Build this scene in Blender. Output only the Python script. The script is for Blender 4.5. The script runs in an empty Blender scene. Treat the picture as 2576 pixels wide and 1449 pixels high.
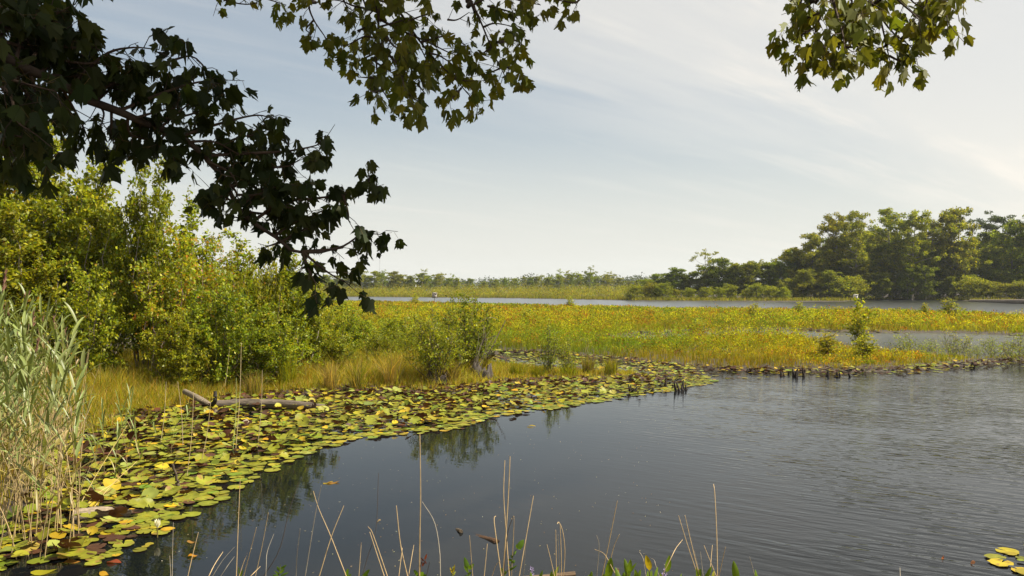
import bpy, math, random
import numpy as np
from mathutils import Vector, Matrix

SC = bpy.context.scene
COL = SC.collection
F, XC, YC, H = 2003.6, 1288.0, 724.5, 2.5      # focal length and centre in pixels of a 2576 px wide frame, eye height


def W(px, py):
    d = F * H / (py - YC)
    return ((px - XC) / F * d, d)


def V(px, py, d):
    return np.array([(px - XC) / F * d, d, H - (py - YC) / F * d])


# ------------------------------------------------------------------ mesh helpers
class MB:
    def __init__(self):
        self.v, self.c, self.f, self.n, self.m = [], [], [], [], 0
        self.mi = []

    def add(self, verts, faces, col, mat=0):
        verts = np.asarray(verts, dtype=np.float32).reshape(-1, 3)
        faces = np.asarray(faces, dtype=np.int32)
        col = np.asarray(col, dtype=np.float32)
        if col.ndim == 1:
            col = np.tile(col[:3], (len(verts), 1))
        self.v.append(verts)
        self.c.append(col[:, :3])
        self.f.append((faces + self.m).ravel())
        self.n.append(np.full(len(faces), faces.shape[1], dtype=np.int32))
        self.mi.append(np.full(len(faces), mat, dtype=np.int32))
        self.m += len(verts)

    def mesh(self, name, mats, smooth=False):
        me = bpy.data.meshes.new(name)
        if not self.v:
            return me
        v = np.concatenate(self.v)
        c = np.concatenate(self.c)
        f = np.concatenate(self.f)
        n = np.concatenate(self.n)
        mi = np.concatenate(self.mi)
        me.vertices.add(len(v))
        me.vertices.foreach_set('co', v.ravel())
        me.loops.add(len(f))
        me.loops.foreach_set('vertex_index', f)
        me.polygons.add(len(n))
        st = np.zeros(len(n), dtype=np.int32)
        st[1:] = np.cumsum(n)[:-1]
        me.polygons.foreach_set('loop_start', st)
        me.polygons.foreach_set('loop_total', n)
        me.polygons.foreach_set('material_index', mi)
        if smooth:
            me.polygons.foreach_set('use_smooth', np.ones(len(n), dtype=bool))
        a = me.color_attributes.new('tint', 'FLOAT_COLOR', 'POINT')
        a.data.foreach_set('color', np.concatenate([c, np.ones((len(c), 1), dtype=np.float32)], 1).ravel())
        if not isinstance(mats, (list, tuple)):
            mats = [mats]
        for m in mats:
            me.materials.append(m)
        me.update(calc_edges=True)
        me.validate()
        return me

    def build(self, name, mats, parent=None, smooth=False):
        o = bpy.data.objects.new(name, self.mesh(name, mats, smooth))
        COL.objects.link(o)
        if parent is not None:
            o.parent = parent
        return o


def tag(o, label=None, cat=None, group=None, kind=None):
    if label: o['label'] = label
    if cat: o['category'] = cat
    if group: o['group'] = group
    if kind: o['kind'] = kind
    return o


def thing(name, label, cat, loc=(0, 0, 0), group=None):
    o = bpy.data.objects.new(name, None)
    o.empty_display_size = 0.2
    o.location = loc
    COL.objects.link(o)
    return tag(o, label, cat, group)


def dup(root, loc, rotz=0.0, scale=(1, 1, 1), label=None, group=None, tilt=None):
    r = root.copy()
    COL.objects.link(r)
    r.location = loc
    r.rotation_euler = (tilt[0] if tilt else 0, tilt[1] if tilt else 0, rotz)
    r.scale = scale
    if label: r['label'] = label
    if group: r['group'] = group
    for ch in list(root.children):
        c = ch.copy()
        COL.objects.link(c)
        c.parent = r
        for g in list(ch.children):
            d = g.copy()
            COL.objects.link(d)
            d.parent = c
    return r


def place(root, loc, rotz=0.0, scale=(1, 1, 1), label=None, group=None, tilt=None):
    """First use moves the prototype itself, later uses copy it."""
    if not root.get('_used'):
        root['_used'] = 1
        root.location = loc
        root.rotation_euler = (tilt[0] if tilt else 0, tilt[1] if tilt else 0, rotz)
        root.scale = scale
        if label: root['label'] = label
        if group: root['group'] = group
        return root
    return dup(root, loc, rotz, scale, label, group, tilt)


def unit(a):
    return a / (np.linalg.norm(a, axis=-1, keepdims=True) + 1e-9)


def tube(mb, pts, rad, col, sides=5, mat=0, caps=False):
    pts = np.asarray(pts, dtype=float)
    n = len(pts)
    rad = np.broadcast_to(np.asarray(rad, dtype=float), (n,))
    t = unit(np.gradient(pts, axis=0))
    mean = unit(pts[-1] - pts[0])
    ref = np.array([0, 0, 1.0]) if abs(mean[2]) < 0.8 else np.array([0, 1.0, 0])
    u = unit(np.cross(t, ref))
    w = unit(np.cross(t, u))
    a = np.arange(sides) * 2 * math.pi / sides
    ring = pts[:, None, :] + rad[:, None, None] * (np.cos(a)[None, :, None] * u[:, None, :] + np.sin(a)[None, :, None] * w[:, None, :])
    verts = ring.reshape(-1, 3)
    i = np.arange(n - 1)[:, None] * sides
    j = np.arange(sides)[None, :]
    k = (j + 1) % sides
    faces = np.stack([i + j, i + k, i + sides + k, i + sides + j], -1).reshape(-1, 4)
    col = np.asarray(col, dtype=float)
    if col.ndim == 2:
        col = np.repeat(col, sides, axis=0)
    mb.add(verts, faces, col, mat)
    if caps:
        for e, base in ((0, 0), (1, (n - 1) * sides)):
            c0 = pts[0] if e == 0 else pts[-1]
            vv = np.vstack([verts[base:base + sides], c0[None]])
            ff = np.stack([np.arange(sides), (np.arange(sides) + 1) % sides, np.full(sides, sides)], -1)
            if e == 0:
                ff = ff[:, ::-1]
            cc = col if col.ndim == 1 else col[base]
            mb.add(vv, ff, np.asarray(cc) * 0.9, mat)


def smooth_path(pts, n):
    """Catmull-Rom through pts, n samples."""
    p = np.asarray(pts, dtype=float)
    if len(p) == 2:
        return p[0] + (p[1] - p[0]) * np.linspace(0, 1, n)[:, None]
    p = np.vstack([2 * p[0] - p[1], p, 2 * p[-1] - p[-2]])
    m = len(p) - 3
    out = []
    for s in np.linspace(0, m - 1e-6, n):
        i = int(s); t = s - i
        a, b, c, d = p[i:i + 4]
        out.append(0.5 * (2 * b + (c - a) * t + (2 * a - 5 * b + 4 * c - d) * t * t + (3 * b - a - 3 * c + d) * t ** 3))
    return np.array(out)


def leaves(mb, pos, d, nrm, L, Wd, col, fold=0.18, droop=0.0, mat=0):
    """Rhombic leaves, one folded quad each."""
    d = unit(d)
    s = unit(np.cross(d, nrm))
    up = unit(np.cross(s, d))
    L = np.asarray(L).reshape(-1, 1) * np.ones((len(pos), 1))
    Wd = np.asarray(Wd).reshape(-1, 1) * np.ones((len(pos), 1))
    tip = pos + d * L - np.array([0, 0, 1.0]) * droop * L
    mid = pos + d * L * 0.45
    r = mid + s * Wd * 0.5 + up * Wd * fold
    l = mid - s * Wd * 0.5 + up * Wd * fold
    v = np.stack([pos, r, tip, l], 1).reshape(-1, 3)
    f = np.arange(len(pos) * 4).reshape(-1, 4)
    mb.add(v, f, np.repeat(col, 4, axis=0), mat)


def pal(rng, n, palette, weights, jit=0.18):
    palette = np.array(palette, dtype=float)
    w = np.array(weights, dtype=float)
    i = rng.choice(len(palette), n, p=w / w.sum())
    c = palette[i] * (1 + jit * rng.normal(size=(n, 1)))
    c[:, 0] *= 1 + jit * 0.5 * rng.normal(size=n)
    return np.clip(c, 0.002, 0.9)


# ------------------------------------------------------------------ materials
def new_mat(name):
    m = bpy.data.materials.new(name)
    m.use_nodes = True
    nt = m.node_tree
    nt.nodes.clear()
    return m, nt, nt.nodes, nt.links


def leaf_mat(name, trans=0.35, rough=0.45, spec=0.35, vary=0.0, back=None, gain=1.0, tgain=(1.25, 1.15, 0.6)):
    m, nt, N, Lk = new_mat(name)
    out = N.new('ShaderNodeOutputMaterial')
    at = N.new('ShaderNodeAttribute'); at.attribute_name = 'tint'
    c = at.outputs['Color']
    if vary:
        oi = N.new('ShaderNodeObjectInfo')
        hs = N.new('ShaderNodeHueSaturation')
        mr = N.new('ShaderNodeMapRange'); mr.inputs['To Min'].default_value = 0.5 - 0.025 * vary; mr.inputs['To Max'].default_value = 0.5 + 0.03 * vary
        Lk.new(oi.outputs['Random'], mr.inputs['Value']); Lk.new(mr.outputs[0], hs.inputs['Hue'])
        mm = N.new('ShaderNodeMath'); mm.operation = 'MULTIPLY'; mm.inputs[1].default_value = 7.31
        fr = N.new('ShaderNodeMath'); fr.operation = 'FRACT'
        mv = N.new('ShaderNodeMapRange'); mv.inputs['To Min'].default_value = 1 - 0.25 * vary; mv.inputs['To Max'].default_value = 1 + 0.25 * vary
        Lk.new(oi.outputs['Random'], mm.inputs[0]); Lk.new(mm.outputs[0], fr.inputs[0]); Lk.new(fr.outputs[0], mv.inputs['Value'])
        Lk.new(mv.outputs[0], hs.inputs['Value']); Lk.new(c, hs.inputs['Color'])
        c = hs.outputs['Color']
    if back is not None:
        ge = N.new('ShaderNodeNewGeometry')
        mx = N.new('ShaderNodeMix'); mx.data_type = 'RGBA'
        Lk.new(ge.outputs['Backfacing'], mx.inputs['Factor'])
        Lk.new(c, mx.inputs[6]); mx.inputs[7].default_value = (*back, 1)
        c = mx.outputs[2]
    p = N.new('ShaderNodeBsdfPrincipled')
    p.inputs['Roughness'].default_value = rough
    p.inputs['Specular IOR Level'].default_value = spec
    Lk.new(c, p.inputs['Base Color'])
    if trans > 0:
        tr = N.new('ShaderNodeBsdfTranslucent')
        mu = N.new('ShaderNodeMix'); mu.data_type = 'RGBA'; mu.blend_type = 'MULTIPLY'; mu.inputs['Factor'].default_value = 1
        Lk.new(c, mu.inputs[6]); mu.inputs[7].default_value = (*tgain, 1)
        Lk.new(mu.outputs[2], tr.inputs['Color'])
        ms = N.new('ShaderNodeMixShader'); ms.inputs[0].default_value = trans
        Lk.new(p.outputs[0], ms.inputs[1]); Lk.new(tr.outputs[0], ms.inputs[2])
        Lk.new(ms.outputs[0], out.inputs[0])
    else:
        Lk.new(p.outputs[0], out.inputs[0])
    return m


def wood_mat(name, scale=(3, 30, 30), rough=0.85, contrast=0.6, bump=0.5):
    m, nt, N, Lk = new_mat(name)
    out = N.new('ShaderNodeOutputMaterial')
    at = N.new('ShaderNodeAttribute'); at.attribute_name = 'tint'
    tc = N.new('ShaderNodeTexCoord')
    mp = N.new('ShaderNodeMapping'); mp.inputs['Scale'].default_value = scale
    no = N.new('ShaderNodeTexNoise'); no.inputs['Scale'].default_value = 1; no.inputs['Detail'].default_value = 5; no.inputs['Roughness'].default_value = 0.65
    Lk.new(tc.outputs['Object'], mp.inputs[0]); Lk.new(mp.outputs[0], no.inputs['Vector'])
    mr = N.new('ShaderNodeMapRange'); mr.inputs['From Min'].default_value = 0.3; mr.inputs['From Max'].default_value = 0.7
    mr.inputs['To Min'].default_value = 1 - contrast; mr.inputs['To Max'].default_value = 1 + contrast * 0.6
    Lk.new(no.outputs[0], mr.inputs['Value'])
    mu = N.new('ShaderNodeVectorMath'); mu.operation = 'SCALE'
    Lk.new(at.outputs['Color'], mu.inputs[0]); Lk.new(mr.outputs[0], mu.inputs['Scale'])
    p = N.new('ShaderNodeBsdfPrincipled'); p.inputs['Roughness'].default_value = rough; p.inputs['Specular IOR Level'].default_value = 0.25
    Lk.new(mu.outputs[0], p.inputs['Base Color'])
    if bump:
        b = N.new('ShaderNodeBump'); b.inputs['Strength'].default_value = bump; b.inputs['Distance'].default_value = 0.01
        Lk.new(no.outputs[0], b.inputs['Height']); Lk.new(b.outputs[0], p.inputs['Normal'])
    Lk.new(p.outputs[0], out.inputs[0])
    return m


M_maple = leaf_mat('maple_leaf', 0.42, 0.5, 0.18, tgain=(1.35, 1.2, 0.5))
M_shrub = leaf_mat('shrub_leaf', 0.42, 0.45, 0.2, vary=0.6, tgain=(1.7, 1.6, 0.6))
M_tree = leaf_mat('tree_leaf', 0.45, 0.6, 0.1, vary=0.7, tgain=(1.7, 1.6, 0.6))
M_grass = leaf_mat('marsh_blade', 0.5, 0.6, 0.1, tgain=(1.6, 1.55, 0.6))
M_reed = leaf_mat('reed_blade', 0.25, 0.42, 0.4, vary=0.5)
M_pad = leaf_mat('lily_pad', 0.15, 0.5, 0.22, vary=0.35, back=(0.075, 0.03, 0.018))
M_padstuff = leaf_mat('lily_pad_bed', 0.15, 0.5, 0.22, back=(0.075, 0.03, 0.018))
M_petal = leaf_mat('petal', 0.3, 0.4, 0.3)
M_bark = wood_mat('bark', (14, 14, 4), 0.9, 0.5)
M_twig = wood_mat('twig', (20, 20, 20), 0.8, 0.3, 0)
M_drift = wood_mat('driftwood', (2.5, 60, 60), 0.9, 0.85, 0.9)
M_stump = wood_mat('stump_wood', (40, 40, 4), 0.9, 0.7, 0.6)
M_box = wood_mat('weathered_board', (25, 25, 3), 0.8, 0.3, 0.2)


def metal_mat():
    m, nt, N, Lk = new_mat('painted_steel')
    out = N.new('ShaderNodeOutputMaterial')
    p = N.new('ShaderNodeBsdfPrincipled'); p.inputs['Base Color'].default_value = (0.28, 0.28, 0.29, 1); p.inputs['Roughness'].default_value = 0.5
    Lk.new(p.outputs[0], out.inputs[0])
    return m


M_metal = metal_mat()


def ground_mat():
    m, nt, N, Lk = new_mat('marsh_soil')
    out = N.new('ShaderNodeOutputMaterial')
    ge = N.new('ShaderNodeNewGeometry')
    n1 = N.new('ShaderNodeTexNoise'); n1.inputs['Scale'].default_value = 1.3; n1.inputs['Detail'].default_value = 6
    n2 = N.new('ShaderNodeTexNoise'); n2.inputs['Scale'].default_value = 22; n2.inputs['Detail'].default_value = 4
    Lk.new(ge.outputs['Position'], n1.inputs['Vector']); Lk.new(ge.outputs['Position'], n2.inputs['Vector'])
    r1 = N.new('ShaderNodeValToRGB')
    e = r1.color_ramp.elements
    e[0].position = 0.35; e[0].color = (0.022, 0.014, 0.009, 1)
    e[1].position = 0.7; e[1].color = (0.05, 0.037, 0.016, 1)
    Lk.new(n1.outputs[0], r1.inputs[0])
    mx = N.new('ShaderNodeMix'); mx.data_type = 'RGBA'; mx.blend_type = 'MULTIPLY'; mx.inputs['Factor'].default_value = 0.7
    r2 = N.new('ShaderNodeValToRGB'); r2.color_ramp.elements[0].position = 0.3; r2.color_ramp.elements[0].color = (0.4, 0.4, 0.4, 1); r2.color_ramp.elements[1].position = 0.7; r2.color_ramp.elements[1].color = (1.4, 1.3, 1.2, 1)
    Lk.new(n2.outputs[0], r2.inputs[0])
    Lk.new(r1.outputs[0], mx.inputs[6]); Lk.new(r2.outputs[0], mx.inputs[7])
    p = N.new('ShaderNodeBsdfPrincipled'); p.inputs['Roughness'].default_value = 0.75
    Lk.new(mx.outputs[2], p.inputs['Base Color'])
    b = N.new('ShaderNodeBump'); b.inputs['Strength'].default_value = 0.7; b.inputs['Distance'].default_value = 0.04
    Lk.new(n2.outputs[0], b.inputs['Height']); Lk.new(b.outputs[0], p.inputs['Normal'])
    Lk.new(p.outputs[0], out.inputs[0])
    return m


def water_mat():
    m, nt, N, Lk = new_mat('pond_water')
    out = N.new('ShaderNodeOutputMaterial')
    ge = N.new('ShaderNodeNewGeometry')

    def math_(op, a, b=None, c=None):
        n = N.new('ShaderNodeMath'); n.operation = op
        for i, x in enumerate((a, b, c)):
            if x is None: continue
            if isinstance(x, (int, float)): n.inputs[i].default_value = x
            else: Lk.new(x, n.inputs[i])
        return n.outputs[0]

    def dot(v):
        n = N.new('ShaderNodeVectorMath'); n.operation = 'DOT_PRODUCT'
        Lk.new(ge.outputs['Position'], n.inputs[0]); n.inputs[1].default_value = v
        return n.outputs['Value']

    def noise(u, v, scale, detail=2, rough=0.5, dist=0.0):
        cb = N.new('ShaderNodeCombineXYZ'); Lk.new(u, cb.inputs[0]); Lk.new(v, cb.inputs[1])
        n = N.new('ShaderNodeTexNoise'); n.inputs['Scale'].default_value = scale; n.inputs['Detail'].default_value = detail
        n.inputs['Roughness'].default_value = rough; n.inputs['Distortion'].default_value = dist
        Lk.new(cb.outputs[0], n.inputs['Vector'])
        return n.outputs[0]

    def smooth(val, a, b):
        n = N.new('ShaderNodeMapRange'); n.interpolation_type = 'SMOOTHSTEP'
        n.inputs['From Min'].default_value = a; n.inputs['From Max'].default_value = b
        Lk.new(val, n.inputs['Value'])
        return n.outputs[0]

    u = dot((0.80, -0.60, 0)); v = dot((0.60, 0.80, 0))
    u2 = dot((0.93, -0.37, 0)); v2 = dot((0.37, 0.93, 0))
    w1 = noise(math_('MULTIPLY', u, 1.3), math_('MULTIPLY', v, 9.0), 1.0, 1, 0.4, 0.25)
    w2 = noise(math_('MULTIPLY', u2, 2.6), math_('MULTIPLY', v2, 13.0), 1.0, 1, 0.45, 0.2)
    w3 = noise(dot((1, 0, 0)), dot((0, 1, 0)), 9.0, 2, 0.5)
    x = dot((1, 0, 0)); y = dot((0, 1, 0))
    # open, wind-ruffled water lies right of a line running out from the bank; the lee by the lilies stays calm
    side = math_('SUBTRACT', x, math_('MULTIPLY', y, 0.10))
    patch = noise(math_('MULTIPLY', x, 0.22), math_('MULTIPLY', y, 0.12), 1.0, 2)
    side = math_('ADD', side, math_('MULTIPLY', math_('SUBTRACT', patch, 0.5), 2.2))
    mask = math_('ADD', math_('MULTIPLY', smooth(side, -0.7, 3.4), 0.94), 0.06)
    far = smooth(y, 14, 40)
    mask = math_('MULTIPLY', mask, math_('SUBTRACT', 1.0, math_('MULTIPLY', far, 0.7)))
    gust = noise(math_('MULTIPLY', u, 0.35), math_('MULTIPLY', v, 0.5), 1.0, 2)
    mask2 = math_('MULTIPLY', mask, math_('ADD', 0.6, math_('MULTIPLY', smooth(gust, 0.36, 0.64), 0.55)))
    h = math_('ADD', math_('MULTIPLY', w1, 1.0), math_('ADD', math_('MULTIPLY', w2, 0.55), math_('MULTIPLY', w3, 0.3)))
    h = math_('MULTIPLY', h, mask2)
    # a ring left by a fish
    b = N.new('ShaderNodeBump'); b.inputs['Strength'].default_value = 1.0; b.inputs['Distance'].default_value = 0.0125
    Lk.new(h, b.inputs['Height'])
    p = N.new('ShaderNodeBsdfPrincipled')
    p.inputs['Base Color'].default_value = (0.004, 0.0055, 0.0065, 1)
    # ripples too small to resolve far out act as roughness
    Lk.new(math_('ADD', 0.025, math_('MULTIPLY', smooth(y, 15, 50), 0.24)), p.inputs['Roughness'])
    p.inputs['IOR'].default_value = 1.333
    p.inputs['Specular IOR Level'].default_value = 0.28
    Lk.new(math_('MULTIPLY', smooth(y, 18, 60), 0.85), p.inputs['Coat Weight'])
    p.inputs['Coat Roughness'].default_value = 0.3
    p.inputs['Coat IOR'].default_value = 1.4
    Lk.new(b.outputs[0], p.inputs['Normal'])
    Lk.new(p.outputs[0], out.inputs[0])
    return m


# ------------------------------------------------------------------ land outlines
def poly(view):
    return np.array([W(*p) for p in view])


LAND_A = poly([(-900, 1449), (-80, 1449), (30, 1345), (95, 1240), (150, 1140), (330, 1056), (450, 1040), (620, 1006), (850, 988), (1000, 985), (1100, 986),
               (1250, 974), (1400, 963), (1560, 960), (1640, 955), (1640, 947), (1560, 940), (1450, 940), (1330, 930), (1235, 917), (1225, 880), (1225, 800), (-900, 800)])
LAND_B = poly([(1100, 887), (1240, 887), (1400, 892), (1500, 905), (1650, 919), (1800, 931), (1970, 935), (2100, 937), (2250, 933), (2400, 923), (2576, 910), (3300, 900),
               (3300, 812), (2576, 800), (2300, 791), (2000, 787), (1700, 783), (1300, 773), (1100, 767.5), (850, 761), (-900, 759), (-900, 887)])
HOLE = poly([(1530, 850), (1600, 840), (1760, 832), (1900, 828), (2030, 832), (2200, 837), (2400, 837), (2576, 844), (3300, 852), (3300, 892), (2700, 897), (2576, 900), (2450, 905),
             (2330, 899), (2200, 884), (2080, 866), (1990, 853), (1850, 850), (1700, 858), (1600, 862), (1545, 858)])
LAND_D = np.vstack([poly([(-3000, 738), (905, 747), (1300, 750.5), (1600, 756), (1800, 758), (2000, 759.5), (2130, 758.5), (2165, 755), (2300, 754), (2450, 757), (2576, 759), (3300, 768), (6000, 790)]),
                    [(2500, 60), (2500, 2200), (-2500, 2200), (-2500, 380)]])
LAND_N = np.array([(-40, -60), (40, -60), (40, 5.5), (6, 5.9), (3, 6.15), (0.5, 6.05), (-1.5, 5.8), (-3.2, 5.8), (-4.6, 5.9), (-7, 6.4), (-40, 9)])


def inside(P, x, y):
    r = np.zeros(x.shape, dtype=bool)
    n = len(P)
    for i in range(n):
        x1, y1 = P[i]; x2, y2 = P[(i + 1) % n]
        if y1 == y2: continue
        c = ((y1 > y) != (y2 > y)) & (x < (x2 - x1) * (y - y1) / (y2 - y1) + x1)
        r ^= c
    return r


def sdist(P, x, y):
    best = np.full(x.shape, 1e9)
    n = len(P)
    for i in range(n):
        x1, y1 = P[i]; x2, y2 = P[(i + 1) % n]
        dx, dy = x2 - x1, y2 - y1
        t = np.clip(((x - x1) * dx + (y - y1) * dy) / (dx * dx + dy * dy + 1e-12), 0, 1)
        best = np.minimum(best, (x - x1 - t * dx) ** 2 + (y - y1 - t * dy) ** 2)
    s = np.sqrt(best)
    return np.where(inside(P, x, y), s, -s)


def wob(x, y, s=1.0):
    return 0.5 * np.sin(x * 1.3 * s + 2.1 * np.sin(y * 0.7 * s)) + 0.5 * np.sin(y * 1.7 * s + 1.7 * np.sin(x * 0.9 * s + 1))


def land(x, y):
    """Signed distance to the shore, positive on land."""
    x = np.asarray(x, dtype=float); y = np.asarray(y, dtype=float)
    m = np.maximum(sdist(LAND_A, x, y), sdist(LAND_B, x, y))
    m = np.minimum(m, -sdist(HOLE, x, y))
    m = np.maximum(m, sdist(LAND_D, x, y))
    m = np.maximum(m, sdist(LAND_N, x, y))
    amp = np.clip(y * 0.012, 0.1, 1.2)
    return m + amp * wob(x, y, 0.8) * 0.6


def gz(x, y):
    s = land(x, y)
    return np.clip(s * 0.28, -0.45, 0.09) + np.where(s > 0, 0.025 * wob(x, y, 3.0), 0) + np.clip((s - 40) * 0.01, 0, 1.0)


def g1(x, y):
    return float(gz(np.array([x]), np.array([y]))[0])


# ------------------------------------------------------------------ ground and water
def build_ground():
    rr = np.concatenate([np.geomspace(0.8, 6, 18, endpoint=False), np.geomspace(6, 260, 330, endpoint=False), np.geomspace(260, 2150, 40)])
    fr = np.radians(np.linspace(-48, 48, 330))
    bk = np.radians(np.linspace(48, 312, 60)[1:-1])
    an = np.concatenate([fr, bk])
    R, A = np.meshgrid(rr, an, indexing='ij')
    x = R * np.sin(A); y = R * np.cos(A)
    z = gz(x, y)
    v = np.vstack([np.stack([x, y, z], -1).reshape(-1, 3), [[0, 0, g1(0, 0)]]])
    nr, na = R.shape
    i = np.arange(nr - 1)[:, None] * na
    j = np.arange(na)[None, :]
    k = (j + 1) % na
    f = np.stack([i + j, i + na + j, i + na + k, i + k], -1).reshape(-1, 4)
    mb = MB()
    mb.add(v, f, (0.1, 0.1, 0.1))
    c = len(v) - 1
    mb.f.append(np.stack([np.arange(na), (np.arange(na) + 1) % na, np.full(na, c)], -1).ravel().astype(np.int32))
    mb.n.append(np.full(na, 3, dtype=np.int32)); mb.mi.append(np.zeros(na, dtype=np.int32))
    o = mb.build('marsh_ground', ground_mat(), smooth=True)
    tag(o, kind='structure')
    mb = MB()
    a = np.radians(np.arange(0, 360, 5))
    v = np.stack([2100 * np.sin(a), 2100 * np.cos(a), np.zeros_like(a)], -1)
    f = np.arange(len(a))[::-1][None]
    mb.add(v, f, (0, 0, 0))
    o = mb.build('pond_water', water_mat())
    tag(o, kind='structure')


build_ground()


# ------------------------------------------------------------------ plant generators
def bush(rng, Ht, R, stems, leafL, n, palette, weights, low=0.25, twig=0.35, up=0.6, stem_col=(0.09, 0.075, 0.06), stem_r=0.016, wl=0.6, spire=0.0, droop=0.25):
    """Multi-stemmed shrub: returns (wood MB, leaf MB) about the origin."""
    wood, lf = MB(), MB()
    a_, b_, td = [], [], []
    for s in range(stems):
        az = rng.uniform(0, 2 * math.pi)
        rr = R * math.sqrt(rng.uniform(0.0, 1.0)) * (0.85 - spire * 0.5)
        hh = Ht * rng.uniform(0.62, 1.0) * (1 - 0.35 * (rr / R) ** 2)
        if s == 0:
            hh, rr = Ht * 0.97, R * 0.15
        b0 = np.array([rng.normal() * 0.12 * R, rng.normal() * 0.12 * R, -0.05])
        tip = np.array([rr * math.cos(az), rr * math.sin(az), hh])
        mid = (b0 + tip) / 2 + np.array([0.25 * rr * math.cos(az), 0.25 * rr * math.sin(az), 0]) + rng.normal(size=3) * 0.05 * R
        p = smooth_path([b0, mid, tip], 9)
        p[1:-1] += rng.normal(size=(7, 3)) * 0.012 * Ht
        tube(wood, p, np.linspace(stem_r * rng.uniform(0.7, 1.3), 0.003, 9), np.array(stem_col) * rng.uniform(0.7, 1.4), 5)
        nt = max(5, int(11 * hh / Ht * 1.4))
        for q in range(nt):
            t = low + (1 - low) * (q + rng.uniform(0, 1)) / nt
            i = min(7, int(t * 8)); fr = t * 8 - i
            o = p[i] * (1 - fr) + p[i + 1] * fr
            az2 = rng.uniform(0, 2 * math.pi)
            ln = twig * R * rng.uniform(0.5, 1.2) * (1.15 - 0.65 * t) * (1.0 + 0.5 * (1 - spire))
            dv = np.array([math.cos(az2), math.sin(az2), up * rng.uniform(0.3, 1.6)])
            dv /= np.linalg.norm(dv)
            e = o + dv * ln
            tube(wood, np.stack([o, (o + e) / 2 + rng.normal(size=3) * 0.04 * ln, e]), [0.005, 0.0035, 0.002], np.array(stem_col) * rng.uniform(0.7, 1.5), 3)
            a_.append(o); b_.append(e); td.append(dv)
            for z in range(2):
                o2 = o + (e - o) * rng.uniform(0.35, 0.9)
                d2 = dv + rng.normal(size=3) * 0.7
                d2 /= np.linalg.norm(d2)
                a_.append(o2); b_.append(o2 + d2 * ln * rng.uniform(0.3, 0.6)); td.append(d2)
        a_.append(p[5]); b_.append(p[8]); td.append(unit(p[8] - p[5]))
    a_, b_, td = np.array(a_), np.array(b_), np.array(td)
    ln = np.linalg.norm(b_ - a_, axis=1)
    i = rng.choice(len(a_), n, p=ln / ln.sum())
    t = rng.uniform(0.1, 1.05, (n, 1))
    pos = a_[i] * (1 - t) + b_[i] * t + rng.normal(size=(n, 3)) * leafL * 0.5
    d = td[i] * 0.7 + rng.normal(size=(n, 3)) * 0.75 + np.array([0, 0, -droop])
    nr = rng.normal(size=(n, 3)) * 0.8 + np.array([0, 0, 0.9])
    tw = rng.normal(size=len(a_)) * 0.12
    c = pal(rng, n, palette, weights) * (1 + tw[i][:, None])
    L = leafL * rng.uniform(0.6, 1.25, n)
    leaves(lf, pos, d, nr, L, L * wl, np.clip(c, 0.003, 0.8))
    return wood, lf


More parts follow.
